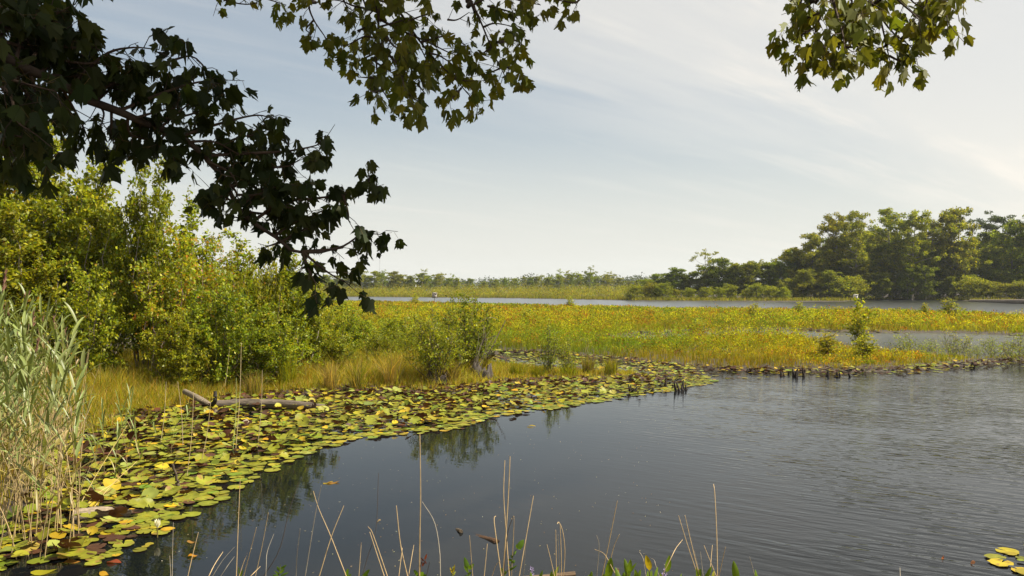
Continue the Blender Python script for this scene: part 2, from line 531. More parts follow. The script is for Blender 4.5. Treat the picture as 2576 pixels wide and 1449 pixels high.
def tree(rng, Ht, R, base, limbs, clump, leafL, n, palette, weights, trunk_r=0.18, trunk_col=(0.14, 0.12, 0.1), flat=0.5, rise=0.35, bare=0.0, lean=0.03, top=1.0):
    """Woodland tree seen from far off: trunk with limbs, leaf clumps on the limb ends."""
    wood, lf = MB(), MB()
    k = 9
    zz = np.linspace(-0.2, Ht * 0.97, k)
    off = np.cumsum(rng.normal(size=(k, 2)) * lean * Ht / k * 2.2, axis=0)
    tr = np.column_stack([off[:, 0], off[:, 1], zz])
    tube(wood, tr, np.linspace(trunk_r, 0.03, k) * np.where(np.arange(k) == 0, 1.35, 1), np.array(trunk_col), 7)
    cc, cs = [], []
    az = rng.uniform(0, 6.28)
    for q in range(limbs):
        t = (q + rng.uniform(0, 1)) / limbs
        h = base + (0.97 - base) * t
        az += 2.4 + rng.normal() * 0.4
        prof = (math.sin(math.pi * (0.18 + 0.72 * t)) ** 0.8) * top if t < 0.85 else 0.5 * top
        reach = R * prof * rng.uniform(0.55, 1.15)
        f = h * (k - 1); i = min(k - 2, int(f)); o = tr[i] + (tr[i + 1] - tr[i]) * (f - i)
        dv = np.array([math.cos(az), math.sin(az), rise * rng.uniform(0.3, 1.7)])
        e = o + dv * reach
        m = (o + e) / 2 + np.array([0, 0, -0.06 * reach]) + rng.normal(size=3) * 0.05 * reach
        r0 = trunk_r * (0.42 - 0.25 * t)
        tube(wood, smooth_path([o, m, e], 5), np.linspace(max(r0, 0.03), 0.015, 5), np.array(trunk_col) * rng.uniform(0.8, 1.3), 4)
        for s_ in (0.5, 0.78, 1.0):
            if rng.uniform() < bare * (1.2 - s_ * 0.6): continue
            cpt = o + (e - o) * s_ + rng.normal(size=3) * clump * np.array([0.6, 0.6, 0.3])
            cc.append(cpt); cs.append(clump * rng.uniform(0.6, 1.15))
            if rng.uniform() < 0.7:
                cc.append(cpt + rng.normal(size=3) * clump * np.array([1.0, 1.0, 0.5])); cs.append(clump * rng.uniform(0.5, 0.9))
    cc.append(tr[-1] + np.array([0, 0, 0.02 * Ht])); cs.append(clump * 0.8)
    cc.append(tr[-2]); cs.append(clump * 0.8)
    cc, cs = np.array(cc), np.array(cs)
    pr = cs ** 2
    i = rng.choice(len(cc), n, p=pr / pr.sum())
    g = unit(rng.normal(size=(n, 3))) * (rng.uniform(0, 1, (n, 1)) ** 0.45)
    pos = cc[i] + g * cs[i][:, None] * np.array([1, 1, flat])
    d = g * 0.6 + rng.normal(size=(n, 3)) * 0.6 + np.array([0, 0, -0.15])
    nr = rng.normal(size=(n, 3)) * 0.7 + np.array([0, 0, 1.0])
    c = pal(rng, n, palette, weights) * (1 + 0.13 * rng.normal(size=len(cc)))[i][:, None]
    L = leafL * rng.uniform(0.6, 1.3, n)
    leaves(lf, pos, d, nr, L, L * 0.75, np.clip(c, 0.003, 0.8))
    return wood, lf


SIZE, KIND = {}, {}


def proto(name, cat, parts, wood_name, leaf_name, wm, lm):
    r = thing(name, name.replace('_', ' '), cat)
    parts[0].build(wood_name, wm, r)
    parts[1].build(leaf_name, lm, r)
    v = np.concatenate(parts[1].v)
    SIZE[r.name] = (float(np.percentile(v[:, 2], 97.5 if 'shrub' in name or 'young' in name else 99.5)), float(np.percentile(np.hypot(v[:, 0], v[:, 1]), 93)))
    KIND[r.name] = r.name
    return r


ORD = ['first', 'second', 'third', 'fourth', 'fifth', 'sixth', 'seventh', 'eighth', 'ninth', 'tenth', 'eleventh', 'twelfth', 'thirteenth', 'fourteenth', 'fifteenth', 'sixteenth',
       'seventeenth', 'eighteenth', 'nineteenth', 'twentieth', 'twenty-first', 'twenty-second', 'twenty-third', 'twenty-fourth', 'twenty-fifth', 'twenty-sixth', 'twenty-seventh',
       'twenty-eighth', 'twenty-ninth', 'thirtieth', 'thirty-first', 'thirty-second', 'thirty-third', 'thirty-fourth', 'thirty-fifth', 'thirty-sixth', 'thirty-seventh', 'thirty-eighth',
       'thirty-ninth', 'fortieth'] + ['forty-' + w for w in ('first', 'second', 'third', 'fourth', 'fifth', 'sixth', 'seventh', 'eighth', 'ninth')] + ['fiftieth'] + \
      ['fifty-' + w for w in ('first', 'second', 'third', 'fourth', 'fifth', 'sixth', 'seventh', 'eighth', 'ninth')]

# leaf colours (linear)
YG = (0.245, 0.255, 0.014)
MG = (0.155, 0.185, 0.013)
DG = (0.055, 0.08, 0.010)
OR = (0.30, 0.165, 0.022)
PALE = (0.30, 0.33, 0.16)

# ------------------------------------------------------------------ shrubs on the left bank
rs = np.random.default_rng(11)
B_tall = [proto('bank_shrub', 'shrub', bush(rs, 4.6, 1.35, 11, 0.105, 11500, [YG, MG, DG, OR], [6, 5, 1, .12], low=0.24, spire=0.15, stem_col=(0.22, 0.19, 0.155), stem_r=0.03), 'stems', 'foliage', M_bark, M_shrub) for i in range(3)]
B_round = [proto('bank_shrub', 'shrub', bush(rs, 2.6, 1.25, 14, 0.08, 10500, [YG, MG, DG, OR], [5, 5, 1.6, .15], low=0.1, stem_col=(0.1, 0.08, 0.06)), 'stems', 'foliage', M_bark, M_shrub) for i in range(3)]
B_orange = proto('bank_shrub', 'shrub', bush(rs, 3.1, 1.15, 15, 0.07, 9500, [YG, MG, OR, (0.36, 0.13, 0.03)], [4, 3, 1.3, .2], low=0.12, stem_col=(0.14, 0.1, 0.08)), 'stems', 'foliage', M_bark, M_shrub)
B_spire = [proto('sapling', 'sapling', bush(rs, 3.8, 0.62, 5, 0.10, 3200, [YG, MG, OR], [6, 4, .3], low=0.15, spire=0.6, stem_col=(0.15, 0.11, 0.09), stem_r=0.022, twig=0.6), 'stems', 'foliage', M_bark, M_shrub) for i in range(2)]


def put_shrub(p, h0, r0, px, d, top, wpx, label, rot=None, group=None):
    x = (px - XC) / F * d
    z = g1(x, d)
    ht = H - (top - YC) / F * d - z
    w = wpx / F * d / 2
    h0, r0 = SIZE[p.name]
    return place(p, (x, d, z), rs.uniform(0, 6.28) if rot is None else rot, (w / r0, w / r0, ht / h0), label, group)


SHR = [
    (B_tall[0], 4.6, 1.35, 10, 21.5, 340, 330, 'tallest yellow green shrub at the left edge, above the reeds'),
    (B_tall[1], 4.6, 1.35, 130, 20.5, 365, 240, 'tall leafy shrub just right of the tallest one at the left edge'),
    (B_tall[2], 4.6, 1.35, 262, 20.6, 450, 210, 'broad topped green shrub with a forked pale trunk on the left bank'),
    (B_tall[0], 4.6, 1.35, 372, 20.0, 435, 160, 'upright shrub with reddish shoot tips rising from the bank thicket'),
    (B_spire[0], 3.8, 0.62, 478, 21.5, 500, 125, 'bright green sapling with a pointed top behind the orange tinged shrub'),
    (B_orange, 3.1, 1.15, 450, 19.6, 612, 230, 'orange tinged rounded shrub in the middle of the bank thicket'),
    (B_orange, 3.1, 1.15, 545, 20.4, 640, 150, 'small orange and green shrub at the right shoulder of the thicket'),
    (B_spire[1], 3.8, 0.62, 603, 21.5, 585, 100, 'slim sapling standing in the gap under the dark maple limb'),
    (B_round[0], 2.6, 1.25, 665, 20.5, 668, 150, 'rounded green shrub right of the slim sapling'),
    (B_tall[1], 4.6, 1.35, 735, 21.0, 660, 140, 'leafy shrub under the drooping tip of the dark maple limb'),
    (B_round[1], 2.6, 1.25, 800, 22.0, 745, 130, 'low yellow green shrub at the right end of the bank thicket'),
    (B_round[2], 2.6, 1.25, 885, 25.0, 790, 140, 'low bush between the bank thicket and the open marsh'),
    (B_round[0], 2.6, 1.25, 985, 27.0, 800, 120, 'small yellow green bush left of the stump bushes'),
    (B_round[1], 2.6, 1.25, 200, 18.8, 690, 220, 'dark shaded bush low down behind the reeds'),
    (B_round[0], 2.6, 1.25, 560, 19.0, 735, 190, 'leafy bush low in front of the slim sapling'),
    (B_round[1], 2.6, 1.25, 690, 19.5, 790, 180, 'low bush in front of the shrub under the maple limb tip'),
    (B_tall[2], 4.6, 1.35, 60, 19.0, 560, 230, 'shrub partly hidden behind the tall reed tops'),
    (B_round[2], 2.6, 1.25, 450, 18.4, 800, 160, 'small dark bush above the driftwood at the bank edge'),
    (B_tall[0], 4.6, 1.35, -130, 21.0, 380, 260, 'tall shrub cut off by the left edge'),
    (B_tall[1], 4.6, 1.35, 200, 24.0, 520, 260, 'shrub at the back of the thicket between two tall shrubs'),
    (B_tall[2], 4.6, 1.35, 420, 24.0, 585, 250, 'shrub at the back of the thicket behind the orange one'),
    (B_round[1], 2.6, 1.25, 580, 24.0, 680, 200, 'bush at the back of the thicket behind the slim sapling'),
    (B_round[2], 2.6, 1.25, 845, 21.5, 850, 110, 'low yellow green bush behind the right end of the long log'),
    (B_round[0], 2.6, 1.25, 950, 22.5, 845, 100, 'low leafy bush among the tall dry sedges'),
    (B_round[1], 2.6, 1.25, 1030, 24.0, 838, 90, 'low bush just left of the stump bushes'),
    (B_round[2], 2.6, 1.25, 900, 30.0, 800, 110, 'bush in the marsh behind the low sedge bank'),
    (B_round[2], 2.6, 1.25, 760, 26.0, 720, 200, 'pale bush behind the thicket at the edge of the marsh'),
]
for s in SHR:
    put_shrub(*s)

# ------------------------------------------------------------------ stump bushes, dead stems and slim marsh bushes
SB = [proto('marsh_bush', 'bush', bush(rs, 2.0, 0.72, 20, 0.06, 6800, [YG, (0.17, 0.165, 0.018), MG, DG], [3, 4, 3, 2], low=0.18, up=1.3, twig=0.42, stem_col=(0.11, 0.085, 0.065), stem_r=0.012, wl=0.5, droop=-0.2), 'stems', 'foliage', M_bark, M_shrub) for i in range(2)]
put_shrub(SB[0], 2.0, 0.72, 1092, 20.2, 778, 150, 'dense twiggy bush on the shore left of the hollow stump')
put_shrub(SB[1], 2.0, 0.72, 1176, 22.0, 740, 140, 'taller leafy bush growing behind the hollow stump')
SL = proto('slim_bush', 'bush', bush(rs, 1.5, 0.26, 9, 0.055, 1300, [MG, YG, DG], [4, 4, 1], low=0.1, up=1.8, twig=0.5, stem_col=(0.11, 0.09, 0.07), stem_r=0.008, wl=0.4, droop=-0.3), 'stems', 'foliage', M_bark, M_shrub)
put_shrub(SL, 1.5, 0.26, 1385, 22.5, 806, 52, 'slim upright bush alone on the grassy spit')
put_shrub(SL, 1.5, 0.26, 1425, 22.0, 850, 50, 'short sparse bush just right of the slim one on the spit')
WB = [proto('waterside_bush', 'bush', bush(rs, 1.0, 0.7, 10, 0.07, 850, [(0.17, 0.24, 0.03), YG, MG], [4, 3, 3], low=0.2, up=0.9, twig=0.5, stem_col=(0.12, 0.1, 0.08), stem_r=0.008, wl=0.35), 'stems', 'foliage', M_bark, M_shrub) for i in range(2)]
for k, (px, by, top, w, lab) in enumerate([
    (2290, 885, 835, 110, 'pale green bush at the left end of the small channel'),
    (2395, 893, 832, 130, 'fresh green bush where the marsh meets the right channel'),
    (2350, 880, 850, 90, 'low bush between the two green channel bushes'),
    (2500, 900, 846, 120, 'airy green bush standing in the water at the right'),
    (2560, 912, 838, 110, 'dark stemmed bush in the water at the right edge'),
    (2620, 915, 840, 130, 'bush cut off by the right edge beside the channel'),
    (2455, 905, 868, 70, 'small waterside bush left of the airy one')]):
    put_shrub(WB[k % 2], 1.0, 0.7, px, F * H / (by - YC), top, w * 0.75, lab)
MS = [proto('marsh_sapling', 'sapling', bush(rs, 1.8, 0.4, 5, 0.11, 800, [(0.27, 0.26, 0.018), YG, MG], [5, 4, 2], low=0.15, spire=0.5, up=0.8, twig=0.7, stem_col=(0.15, 0.12, 0.08), stem_r=0.012), 'stems', 'foliage', M_bark, M_shrub) for i in range(2)]
for k, (px, d, top, w, lab) in enumerate([
    (2160, 34, 752, 56, 'thin pale sapling rising above the marsh below the white nest box'),
    (2392, 62, 752, 46, 'bright yellow green sapling at the right of the marsh'),
    (1436, 86, 745, 26, 'dark little sapling on the far edge of the marsh'),
    (2010, 66, 758, 30, 'pale green sapling left of the white nest box in the marsh'),
    (1045, 100, 738, 26, 'yellow sapling against the water left of the post box'),
    (2325, 64, 762, 24, 'small sapling left of the bright one in the marsh'),
    (1900, 60, 763, 50, 'wide yellow sapling in the middle of the marsh'),
    (2110, 64, 770, 36, 'low sapling in the marsh before the grassy point'),
    (1750, 42, 800, 60, 'leafy yellow sapling at the centre of the marsh'),
    (2080, 27, 835, 70, 'golden sapling among the grass by the black stubs'),
    (2180, 27, 842, 64, 'golden leafy sapling at the foot of the thin pale one'),
    (1640, 62, 775, 40, 'small rusty topped sapling in the mid marsh'),
    (1330, 50, 775, 45, 'sapling in the marsh right of the stump bushes')]):
    put_shrub(MS[k % 2], 1.8, 0.4, px, d, top, w, lab)

# hollow jagged stump
def stump(px, py, dia, ht, label, seed, name='hollow_stump', col=(0.05, 0.042, 0.034), sides=26):
    r = np.random.default_rng(seed)
    x, y = W(px, py)
    mb = MB()
    a = np.arange(sides) * 2 * math.pi / sides
    hs = ht * (0.55 + 0.45 * np.abs(np.sin(a * 1.5 + r.uniform(0, 6)))) * r.uniform(0.65, 1.1, sides)
    hs[::2] *= 0.82
    fl = 1 + 0.12 * np.sin(a * 5) + r.normal(size=sides) * 0.06
    rings = []
    for z, s in ((-0.1, 1.35), (0.08 * ht, 1.12), (0.4 * ht, 0.98), (1.0, 0.9)):
        zz = np.full(sides, z) if z != 1.0 else hs
        rings.append(np.column_stack([np.cos(a) * dia / 2 * fl * s, np.sin(a) * dia / 2 * fl * s, zz]))
    rings.append(np.column_stack([np.cos(a) * dia / 2 * fl * 0.74, np.sin(a) * dia / 2 * fl * 0.74, hs * 0.93]))
    rings.append(np.column_stack([np.cos(a) * dia / 2 * 0.6, np.sin(a) * dia / 2 * 0.6, np.full(sides, 0.03)]))
    v = np.vstack(rings)
    n = len(rings)
    i = np.arange(n - 1)[:, None] * sides; j = np.arange(sides)[None, :]; k = (j + 1) % sides
    f = np.stack([i + j, i + k, i + sides + k, i + sides + j], -1).reshape(-1, 4)
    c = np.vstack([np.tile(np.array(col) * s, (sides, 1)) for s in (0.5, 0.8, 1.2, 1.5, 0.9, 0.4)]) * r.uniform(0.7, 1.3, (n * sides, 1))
    mb.add(v, f, c)
    o = mb.build(name, M_stump)
    o.location = (x, y, max(g1(x, y), -0.05))
    tag(o, label, 'stump')
    return o


stump(1210, 960, 0.6, 0.5, 'grey hollow stump with jagged splintered top on the shore', 5)
stump(1105, 974, 0.55, 0.34, 'dark low stump under the dense twiggy bush', 6, 'rotten_stump', (0.04, 0.03, 0.025))


def rod(name, pts, r0, r1, col, label, cat, mat=None, sides=8, n=14, group=None, jit=0.0, seed=0, caps=True):
    """A branch, log or stalk through real points; its origin sits at its first point."""
    p = smooth_path(pts, n)
    if jit:
        p[1:-1] += np.random.default_rng(seed).normal(size=(n - 2, 3)) * jit
    o0 = p[0].copy()
    mb = MB()
    rad = np.linspace(r0, r1, n)
    if jit:
        rad = rad * (1 + 0.12 * np.random.default_rng(seed + 1).normal(size=n))
    tube(mb, p - o0, rad, col, sides, caps=caps)
    o = mb.build(name, mat or M_drift, smooth=True)
    o.location = o0
    return tag(o, label, cat, group)


# logs: local X follows the grain
def log(name, a, b, r0, r1, col, label, cat='log', bend=0.0, lump=0.14, seed=1, mat=None, sides=14):
    r = np.random.default_rng(seed)
    a, b = np.array(a, dtype=float), np.array(b, dtype=float)
    L = np.linalg.norm(b - a)
    n = 22
    t = np.linspace(0, 1, n)
    p = np.column_stack([t * L, bend * np.sin(t * 3.1) * 0.6 + 0.015 * np.cumsum(r.normal(size=n)) * L / 4, bend * np.sin(t * math.pi)])
    rad = r0 + (r1 - r0) * t
    ang = np.arange(sides) * 2 * math.pi / sides
    rr = rad[:, None] * (1 + lump * 0.6 * np.sin(ang * 3 + 2 * t[:, None])[:, :] + lump * r.normal(size=sides)[None, :] * 0.8 + lump * 0.35 * r.normal(size=(n, sides)))
    v = np.stack([np.repeat(p[:, 0:1], sides, 1), p[:, 1:2] + rr * np.cos(ang), p[:, 2:3] + rr * np.sin(ang)], -1).reshape(-1, 3)
    mb = MB()
    i = np.arange(n - 1)[:, None] * sides; j = np.arange(sides)[None, :]; k = (j + 1) % sides
    f = np.stack([i + j, i + k, i + sides + k, i + sides + j], -1).reshape(-1, 4)
    mb.add(v, f, np.array(col) * r.uniform(0.85, 1.15, (len(v), 1)))
    for base, c, flip in ((0, p[0], True), ((n - 1) * sides, p[-1], False)):
        vv = np.vstack([v[base:base + sides], c[None]])
        ff = np.stack([np.arange(sides), (np.arange(sides) + 1) % sides, np.full(sides, sides)], -1)
        mb.add(vv, ff[:, ::-1] if flip else ff, np.array(col) * 0.8)
    o = mb.build(name, mat or M_drift)
    o.location = a
    q = Vector(b - a).to_track_quat('X', 'Z')
    o.rotation_euler = q.to_euler()
    return tag(o, label, cat)


def gp(px, py, z):
    """Point whose picture position is (px, py) when it lies z above the water."""
    d = F * (H - z) / (py - YC)
    return ((px - XC) / F * d, d, z)


log('fallen_log', gp(548, 1022, 0.08), gp(818, 1026, 0.05), 0.115, 0.06, (0.13, 0.105, 0.08), 'long grey fallen log lying along the edge of the lily bed', bend=0.06, seed=3)
dw = thing('forked_driftwood', 'bleached forked driftwood sticking out of the lilies left of the long log', 'driftwood', gp(545, 1044, 0.0))
L0 = np.array(dw.location)
for nm, pts, r0, r1, col in (('trunk', [gp(550, 1044, -0.05), gp(525, 1020, 0.12), V(500, 1003, 15.9), V(465, 985, 16.6)], 0.075, 0.055, (0.19, 0.155, 0.11)),
                             ('fork', [gp(528, 1024, 0.12), V(541, 1008, 15.6), V(541, 984, 15.6)], 0.05, 0.03, (0.035, 0.03, 0.026))):
    p = smooth_path([np.array(q) for q in pts], 12) - L0
    mb = MB(); tube(mb, p, np.linspace(r0, r1, 12), col, 10, caps=True); mb.build(nm, M_drift, dw, True)
log('short_log', gp(597, 1082, 0.0), gp(622, 1060, 0.12), 0.06, 0.055, (0.3, 0.25, 0.18), 'short pale broken log end standing among the lily pads', seed=5)
log('bleached_log', gp(185, 1300, 0.03), gp(330, 1296, 0.0), 0.085, 0.055, (0.27, 0.215, 0.155), 'smooth bleached log half covered by lily pads beside the reeds', bend=0.03, lump=0.08, seed=6)
log('sunken_log', gp(1185, 1347, -0.03), gp(1252, 1366, -0.012), 0.03, 0.042, (0.07, 0.038, 0.02), 'brown waterlogged log just breaking the open water', seed=7)
log('stick_end', gp(1150, 1334, -0.02), gp(1160, 1337, 0.015), 0.025, 0.02, (0.12, 0.09, 0.06), 'small tip of sunken wood poking out left of the waterlogged log', 'stick', seed=8)
log('cut_log', V(1290, 1458, 6.35), V(1447, 1445, 6.45), 0.02, 0.023, (0.14, 0.095, 0.06), 'brown round pole lying in the water at the bottom edge', seed=9, lump=0.03)
log('mossy_log', gp(1115, 995, 0.02), gp(1170, 985, 0.02), 0.05, 0.03, (0.06, 0.05, 0.03), 'dark sodden log in the lilies under the dense twiggy bush', seed=10)
log('bank_log', gp(2440, 757.6, 0.1), gp(2640, 759, 0.5), 0.3, 0.35, (0.2, 0.17, 0.14), 'grey fallen trunk at the waterline below the wood at the right', seed=12)
rod('dead_stick', [gp(450, 1228, -0.02), gp(443, 1200, 0.13), V(434, 1168, 9.95)], 0.022, 0.012, (0.09, 0.07, 0.05), 'dark broken stick standing upright in the lily bed', 'stick', jit=0.006, seed=3)
log('leaning_slab', gp(1219, 914, 0.0)[:2] + (0.15,), tuple(V(1240, 888, 21.5)), 0.07, 0.05, (0.3, 0.26, 0.22), 'pale weathered slab leaning out of the hollow stump', 'driftwood', seed=13)
log('leaning_branch', tuple(V(1226, 895, 21.6)), tuple(V(1272, 806, 21.8)), 0.018, 0.008, (0.14, 0.11, 0.09), 'long bare branch leaning right from the hollow stump', 'branch', seed=14, lump=0.05, sides=6)
rod('bleached_twig', [V(1205, 812, 21.9), V(1222, 801, 21.9), V(1238, 799, 21.9), V(1256, 805, 21.9)], 0.012, 0.006, (0.42, 0.36, 0.28), 'curved bleached twig at the top of the stump bushes', 'twig', M_twig, 6)
ds = thing('dead_shrub', 'clump of grey leafless stems rising beside the hollow stump', 'dead shrub', tuple(V(1195, 955, 21.2)))
L0 = np.array(ds.location)
for k, (pts) in enumerate([[(1195, 930, 21.2), (1208, 870, 21.3), (1232, 832, 21.4)], [(1185, 935, 21.2), (1200, 880, 21.2), (1205, 840, 21.3)],
                           [(1210, 925, 21.4), (1222, 870, 21.4), (1218, 820, 21.5)], [(1175, 935, 21.3), (1190, 905, 21.1), (1215, 885, 21.0)],
                           [(1200, 915, 21.5), (1215, 860, 21.6), (1250, 845, 21.7)], [(1190, 925, 21.3), (1215, 850, 21.4), (1214, 815, 21.5)], [(1200, 925, 21.3), (1228, 870, 21.4), (1240, 850, 21.5)]]):
    mb = MB(); q = np.vstack([[0, 0, 0], smooth_path([V(*q) for q in pts], 9) - L0]); tube(mb, q, np.linspace(0.010, 0.004, 10), (0.17, 0.14, 0.11), 5); mb.build('stem', M_twig, ds)


def stub(px, py, n, ht, label, seed, spread=0.13):
    r = np.random.default_rng(seed)
    x, y = W(px, py)
    mb = MB()
    for i in range(n):
        b0 = np.array([r.normal() * spread, r.normal() * spread, -0.12])
        e = b0 + np.array([r.normal() * 0.06, r.normal() * 0.06, 0.12 + ht * 0.8 * r.uniform(0.2, 1.0)])
        tube(mb, np.stack([b0, (b0 + e) / 2 + r.normal(size=3) * 0.02, e]), [r.uniform(0.035, 0.08), r.uniform(0.03, 0.045), 0.012], np.array((0.022, 0.017, 0.014)) * r.uniform(0.7, 1.6), 6)
    o = mb.build('rotten_stub', M_stump)
    o.location = (x, y, 0)
    tag(o, label, 'stub', 'black rotten stubs along the shore')


for i, (px, py, n, ht, lab) in enumerate([
    (1978, 944, 4, 0.22, 'low black rotten stub at the left of the marsh point'),
    (2010, 947, 7, 0.3, 'black rotten stub cluster in the water below the thin pale sapling'),
    (2092, 947, 5, 0.32, 'tall black pair of rotten stubs in the water'),
    (2112, 946, 4, 0.24, 'black rotten stub right of the tall pair'),
    (1600, 988, 7, 0.24, 'broad black rotten stub at the tip of the grassy spit'),
    (1648, 985, 4, 0.2, 'small black rotten stub between two others at the spit tip'),
    (1688, 976, 4, 0.3, 'thin black stub right of the spit tip'),
    (1714, 982, 5, 0.3, 'black forked stub farthest out from the spit'),
    (2440, 925, 5, 0.28, 'black stub at the marsh edge near the right channel bushes'),
    (1885, 938, 3, 0.16, 'short black stub at the shore left of the marsh point')]):
    stub(px, py, n, ht, lab, 40 + i)


# ------------------------------------------------------------------ nest boxes on posts, radio mast
def nest_box(px, d, y_top, y_bot, wpx, y_base, label, col, rot):
    x = (px - XC) / F * d
    zt = H - (y_top - YC) / F * d
    zb = H - (y_bot - YC) / F * d
    w = wpx / F * d
    r = thing('nest_box', label, 'nest box', (x, d, 0))
    mb = MB()
    tube(mb, [(0, 0, -0.6), (0, 0, zb)], 0.045, (0.25, 0.23, 0.2), 8)
    mb.build('post', M_box, r)

    def box(mb, cx, cy, cz, sx, sy, sz, slope=0.0, c=col):
        v = np.array([(cx + a * sx / 2, cy + b * sy / 2, cz + e * sz / 2 + (slope * b if e > 0 or slope else 0)) for a in (-1, 1) for b in (-1, 1) for e in (-1, 1)])
        f = [(0, 1, 3, 2), (4, 6, 7, 5), (0, 4, 5, 1), (2, 3, 7, 6), (0, 2, 6, 4), (1, 5, 7, 3)]
        mb.add(v, f, c)
    mb = MB(); box(mb, 0, 0, (zt + zb) / 2, w, w, (zt - zb) * 0.94)
    b = mb.build('box', M_box, r)
    mb = MB(); box(mb, 0, -0.05, zt + 0.01, w * 1.15, w * 1.3, 0.04, 0.05, np.array(col) * 0.85)
    mb.build('roof', M_box, r)
    mb = MB()
    a = np.arange(12) * math.pi / 6
    mb.add(np.column_stack([np.cos(a) * w * 0.16, np.full(12, -w / 2 - 0.004), zt - (zt - zb) * 0.3 + np.sin(a) * w * 0.16]), np.arange(12)[None], (0.01, 0.01, 0.01))
    mb.build('entrance_hole', M_box, r)
    r.rotation_euler.z = rot
    return r


nest_box(1093, 116, 737, 750, 9, 762, 'small grey nest box on a thin pole in the far pond', (0.3, 0.27, 0.24), 0.75)
nest_box(2152, 152, 741, 751, 8, 757, 'white nest box on a post at the tip of the grassy point', (0.62, 0.6, 0.52), 0.5)
rm = thing('radio_mast', 'hair thin radio mast on the horizon above the far trees', 'radio mast', ((955 - XC) / F * 1500, 1500, 0))
mb = MB()
hm = H + (YC - 645) / F * 1500
for a in range(3):
    an = a * 2.094
    tube(mb, [(0.5 * math.cos(an), 0.5 * math.sin(an), 0), (0.5 * math.cos(an), 0.5 * math.sin(an), hm)], 0.09, (0.3, 0.3, 0.3), 4)
for k in range(20):
    z = hm * k / 20
    for a in range(3):
        a0, a1 = a * 2.094, (a + 1) * 2.094
        tube(mb, [(0.5 * math.cos(a0), 0.5 * math.sin(a0), z), (0.5 * math.cos(a1), 0.5 * math.sin(a1), z + hm / 20)], 0.05, (0.3, 0.3, 0.3), 3)
mb.build('lattice', M_metal, rm)

# ------------------------------------------------------------------ the wood across the water
rt = np.random.default_rng(77)
TG = [(0.205, 0.22, 0.013), (0.15, 0.172, 0.012), (0.075, 0.096, 0.01), (0.26, 0.245, 0.016)]
T_tall = [proto('wood_tree', 'tree', tree(rt, 17, 3.8, 0.36, 26, 0.85, 0.3, 11000, TG, [4, 4, 2, 1.5], trunk_r=0.26, trunk_col=(0.26, 0.235, 0.2), flat=0.6), 'trunk', 'crown', M_bark, M_tree) for i in range(3)]
T_full = [proto('wood_tree', 'tree', tree(rt, 13, 3.7, 0.16, 36, 0.8, 0.31, 13000, TG, [4, 4, 3, 1], trunk_r=0.2, trunk_col=(0.15, 0.13, 0.11), flat=0.55), 'trunk', 'crown', M_bark, M_tree) for i in range(4)]
T_pine = proto('pine_tree', 'pine', tree(rt, 17, 4.6, 0.72, 10, 1.15, 0.3, 5200, [(0.03, 0.045, 0.015), (0.045, 0.06, 0.02)], [1, 1], trunk_r=0.26, trunk_col=(0.1, 0.08, 0.065), flat=0.38, rise=0.3), 'trunk', 'crown', M_bark, M_tree)
T_under = [proto('wood_shrub', 'shrub', tree(rt, 4, 2.1, 0.06, 22, 0.6, 0.2, 5000, TG + [(0.2, 0.19, 0.02)], [4, 4, 3, 2, 1], trunk_r=0.06, trunk_col=(0.12, 0.1, 0.08), flat=0.7), 'trunk', 'crown', M_bark, M_tree) for i in range(3)]
T_young = [proto('young_tree', 'tree', tree(rt, 8, 2.0, 0.12, 26, 0.55, 0.24, 6500, [(0.17, 0.19, 0.014), (0.12, 0.145, 0.012), (0.07, 0.09, 0.010)], [4, 4, 2], trunk_r=0.09, trunk_col=(0.16, 0.14, 0.12), flat=0.6, rise=0.8), 'trunk', 'crown', M_bark, M_tree) for i in range(3)]
T_airy = [proto('airy_tree', 'tree', tree(rt, 11, 2.6, 0.5, 11, 0.62, 0.26, 1500, TG, [4, 4, 2, 1], trunk_r=0.13, trunk_col=(0.2, 0.18, 0.16), flat=0.45, bare=0.3, rise=0.6, lean=0.06), 'trunk', 'crown', M_bark, M_tree) for i in range(3)]


def put_tree(p, h0, px, d, top, label, widen=1.0, group=None, rot=None):
    x = (px - XC) / F * d
    z = g1(x, d)
    h0 = SIZE[p.name][0]
    s = (H - (top - YC) / F * d - z) / h0
    return place(p, (x, d, z - 0.05), rt.uniform(0, 6.28) if rot is None else rot, (s * widen, s * widen, s), label, group)


front = [(2048, 590, 'full tree with drooping left boughs at the left end of the tall wood'),
         (2105, 537, 'tall tree with a reddish tinged top at the left of the tall wood'),
         (2152, 533, 'tall tree with a straight pale trunk above the white nest box'),
         (2236, 526, 'tall tree with a flat spreading top right of the pale trunk'),
         (2292, 533, 'tree with two tufted tops in the middle of the tall wood'),
         (2345, 560, 'pale trunked tree left of the dense dark crown'),
         (2402, 526, 'dense dark crowned tree with a pointed top left of the pine'),
         (2545, 556, 'full green tree just right of the pine'),
         (2600, 530, 'tall tree cut off by the right edge of the photo')]
for k, (px, top, lab) in enumerate(front):
    if k in (0, 6, 7):
        put_tree(T_full[k % 4], 13, px, 168, top, lab, 0.85)
    else:
        put_tree(T_tall[k % 3], 17, px, 166 + k % 2 * 4, top, lab, 0.95)
put_tree(T_pine, 17, 2494, 178, 531, 'dark flat topped pine standing above the right part of the wood', 0.95)
k = 0
for px in range(2020, 2760, 37):
    top = 640 - 60 * min(1, (px - 2000) / 120) + rt.uniform(-14, 22)
    put_tree(T_full[k % 4], 13, px + rt.uniform(-9, 9), 178 + rt.uniform(0, 12), top + 14, '%s tree from the left in the back row of the wood' % ORD[k], 0.95, 'back row of the wood')
    k += 1
k = 0
for px in range(2000, 2740, 30):
    put_tree(T_full[(k + 1) % 4], 13, px + rt.uniform(-8, 8), 172 + rt.uniform(-3, 5), rt.uniform(596, 662), '%s lower tree from the left inside the tall wood' % ORD[k], 1.15, 'lower trees of the wood')
    k += 1
k = 0
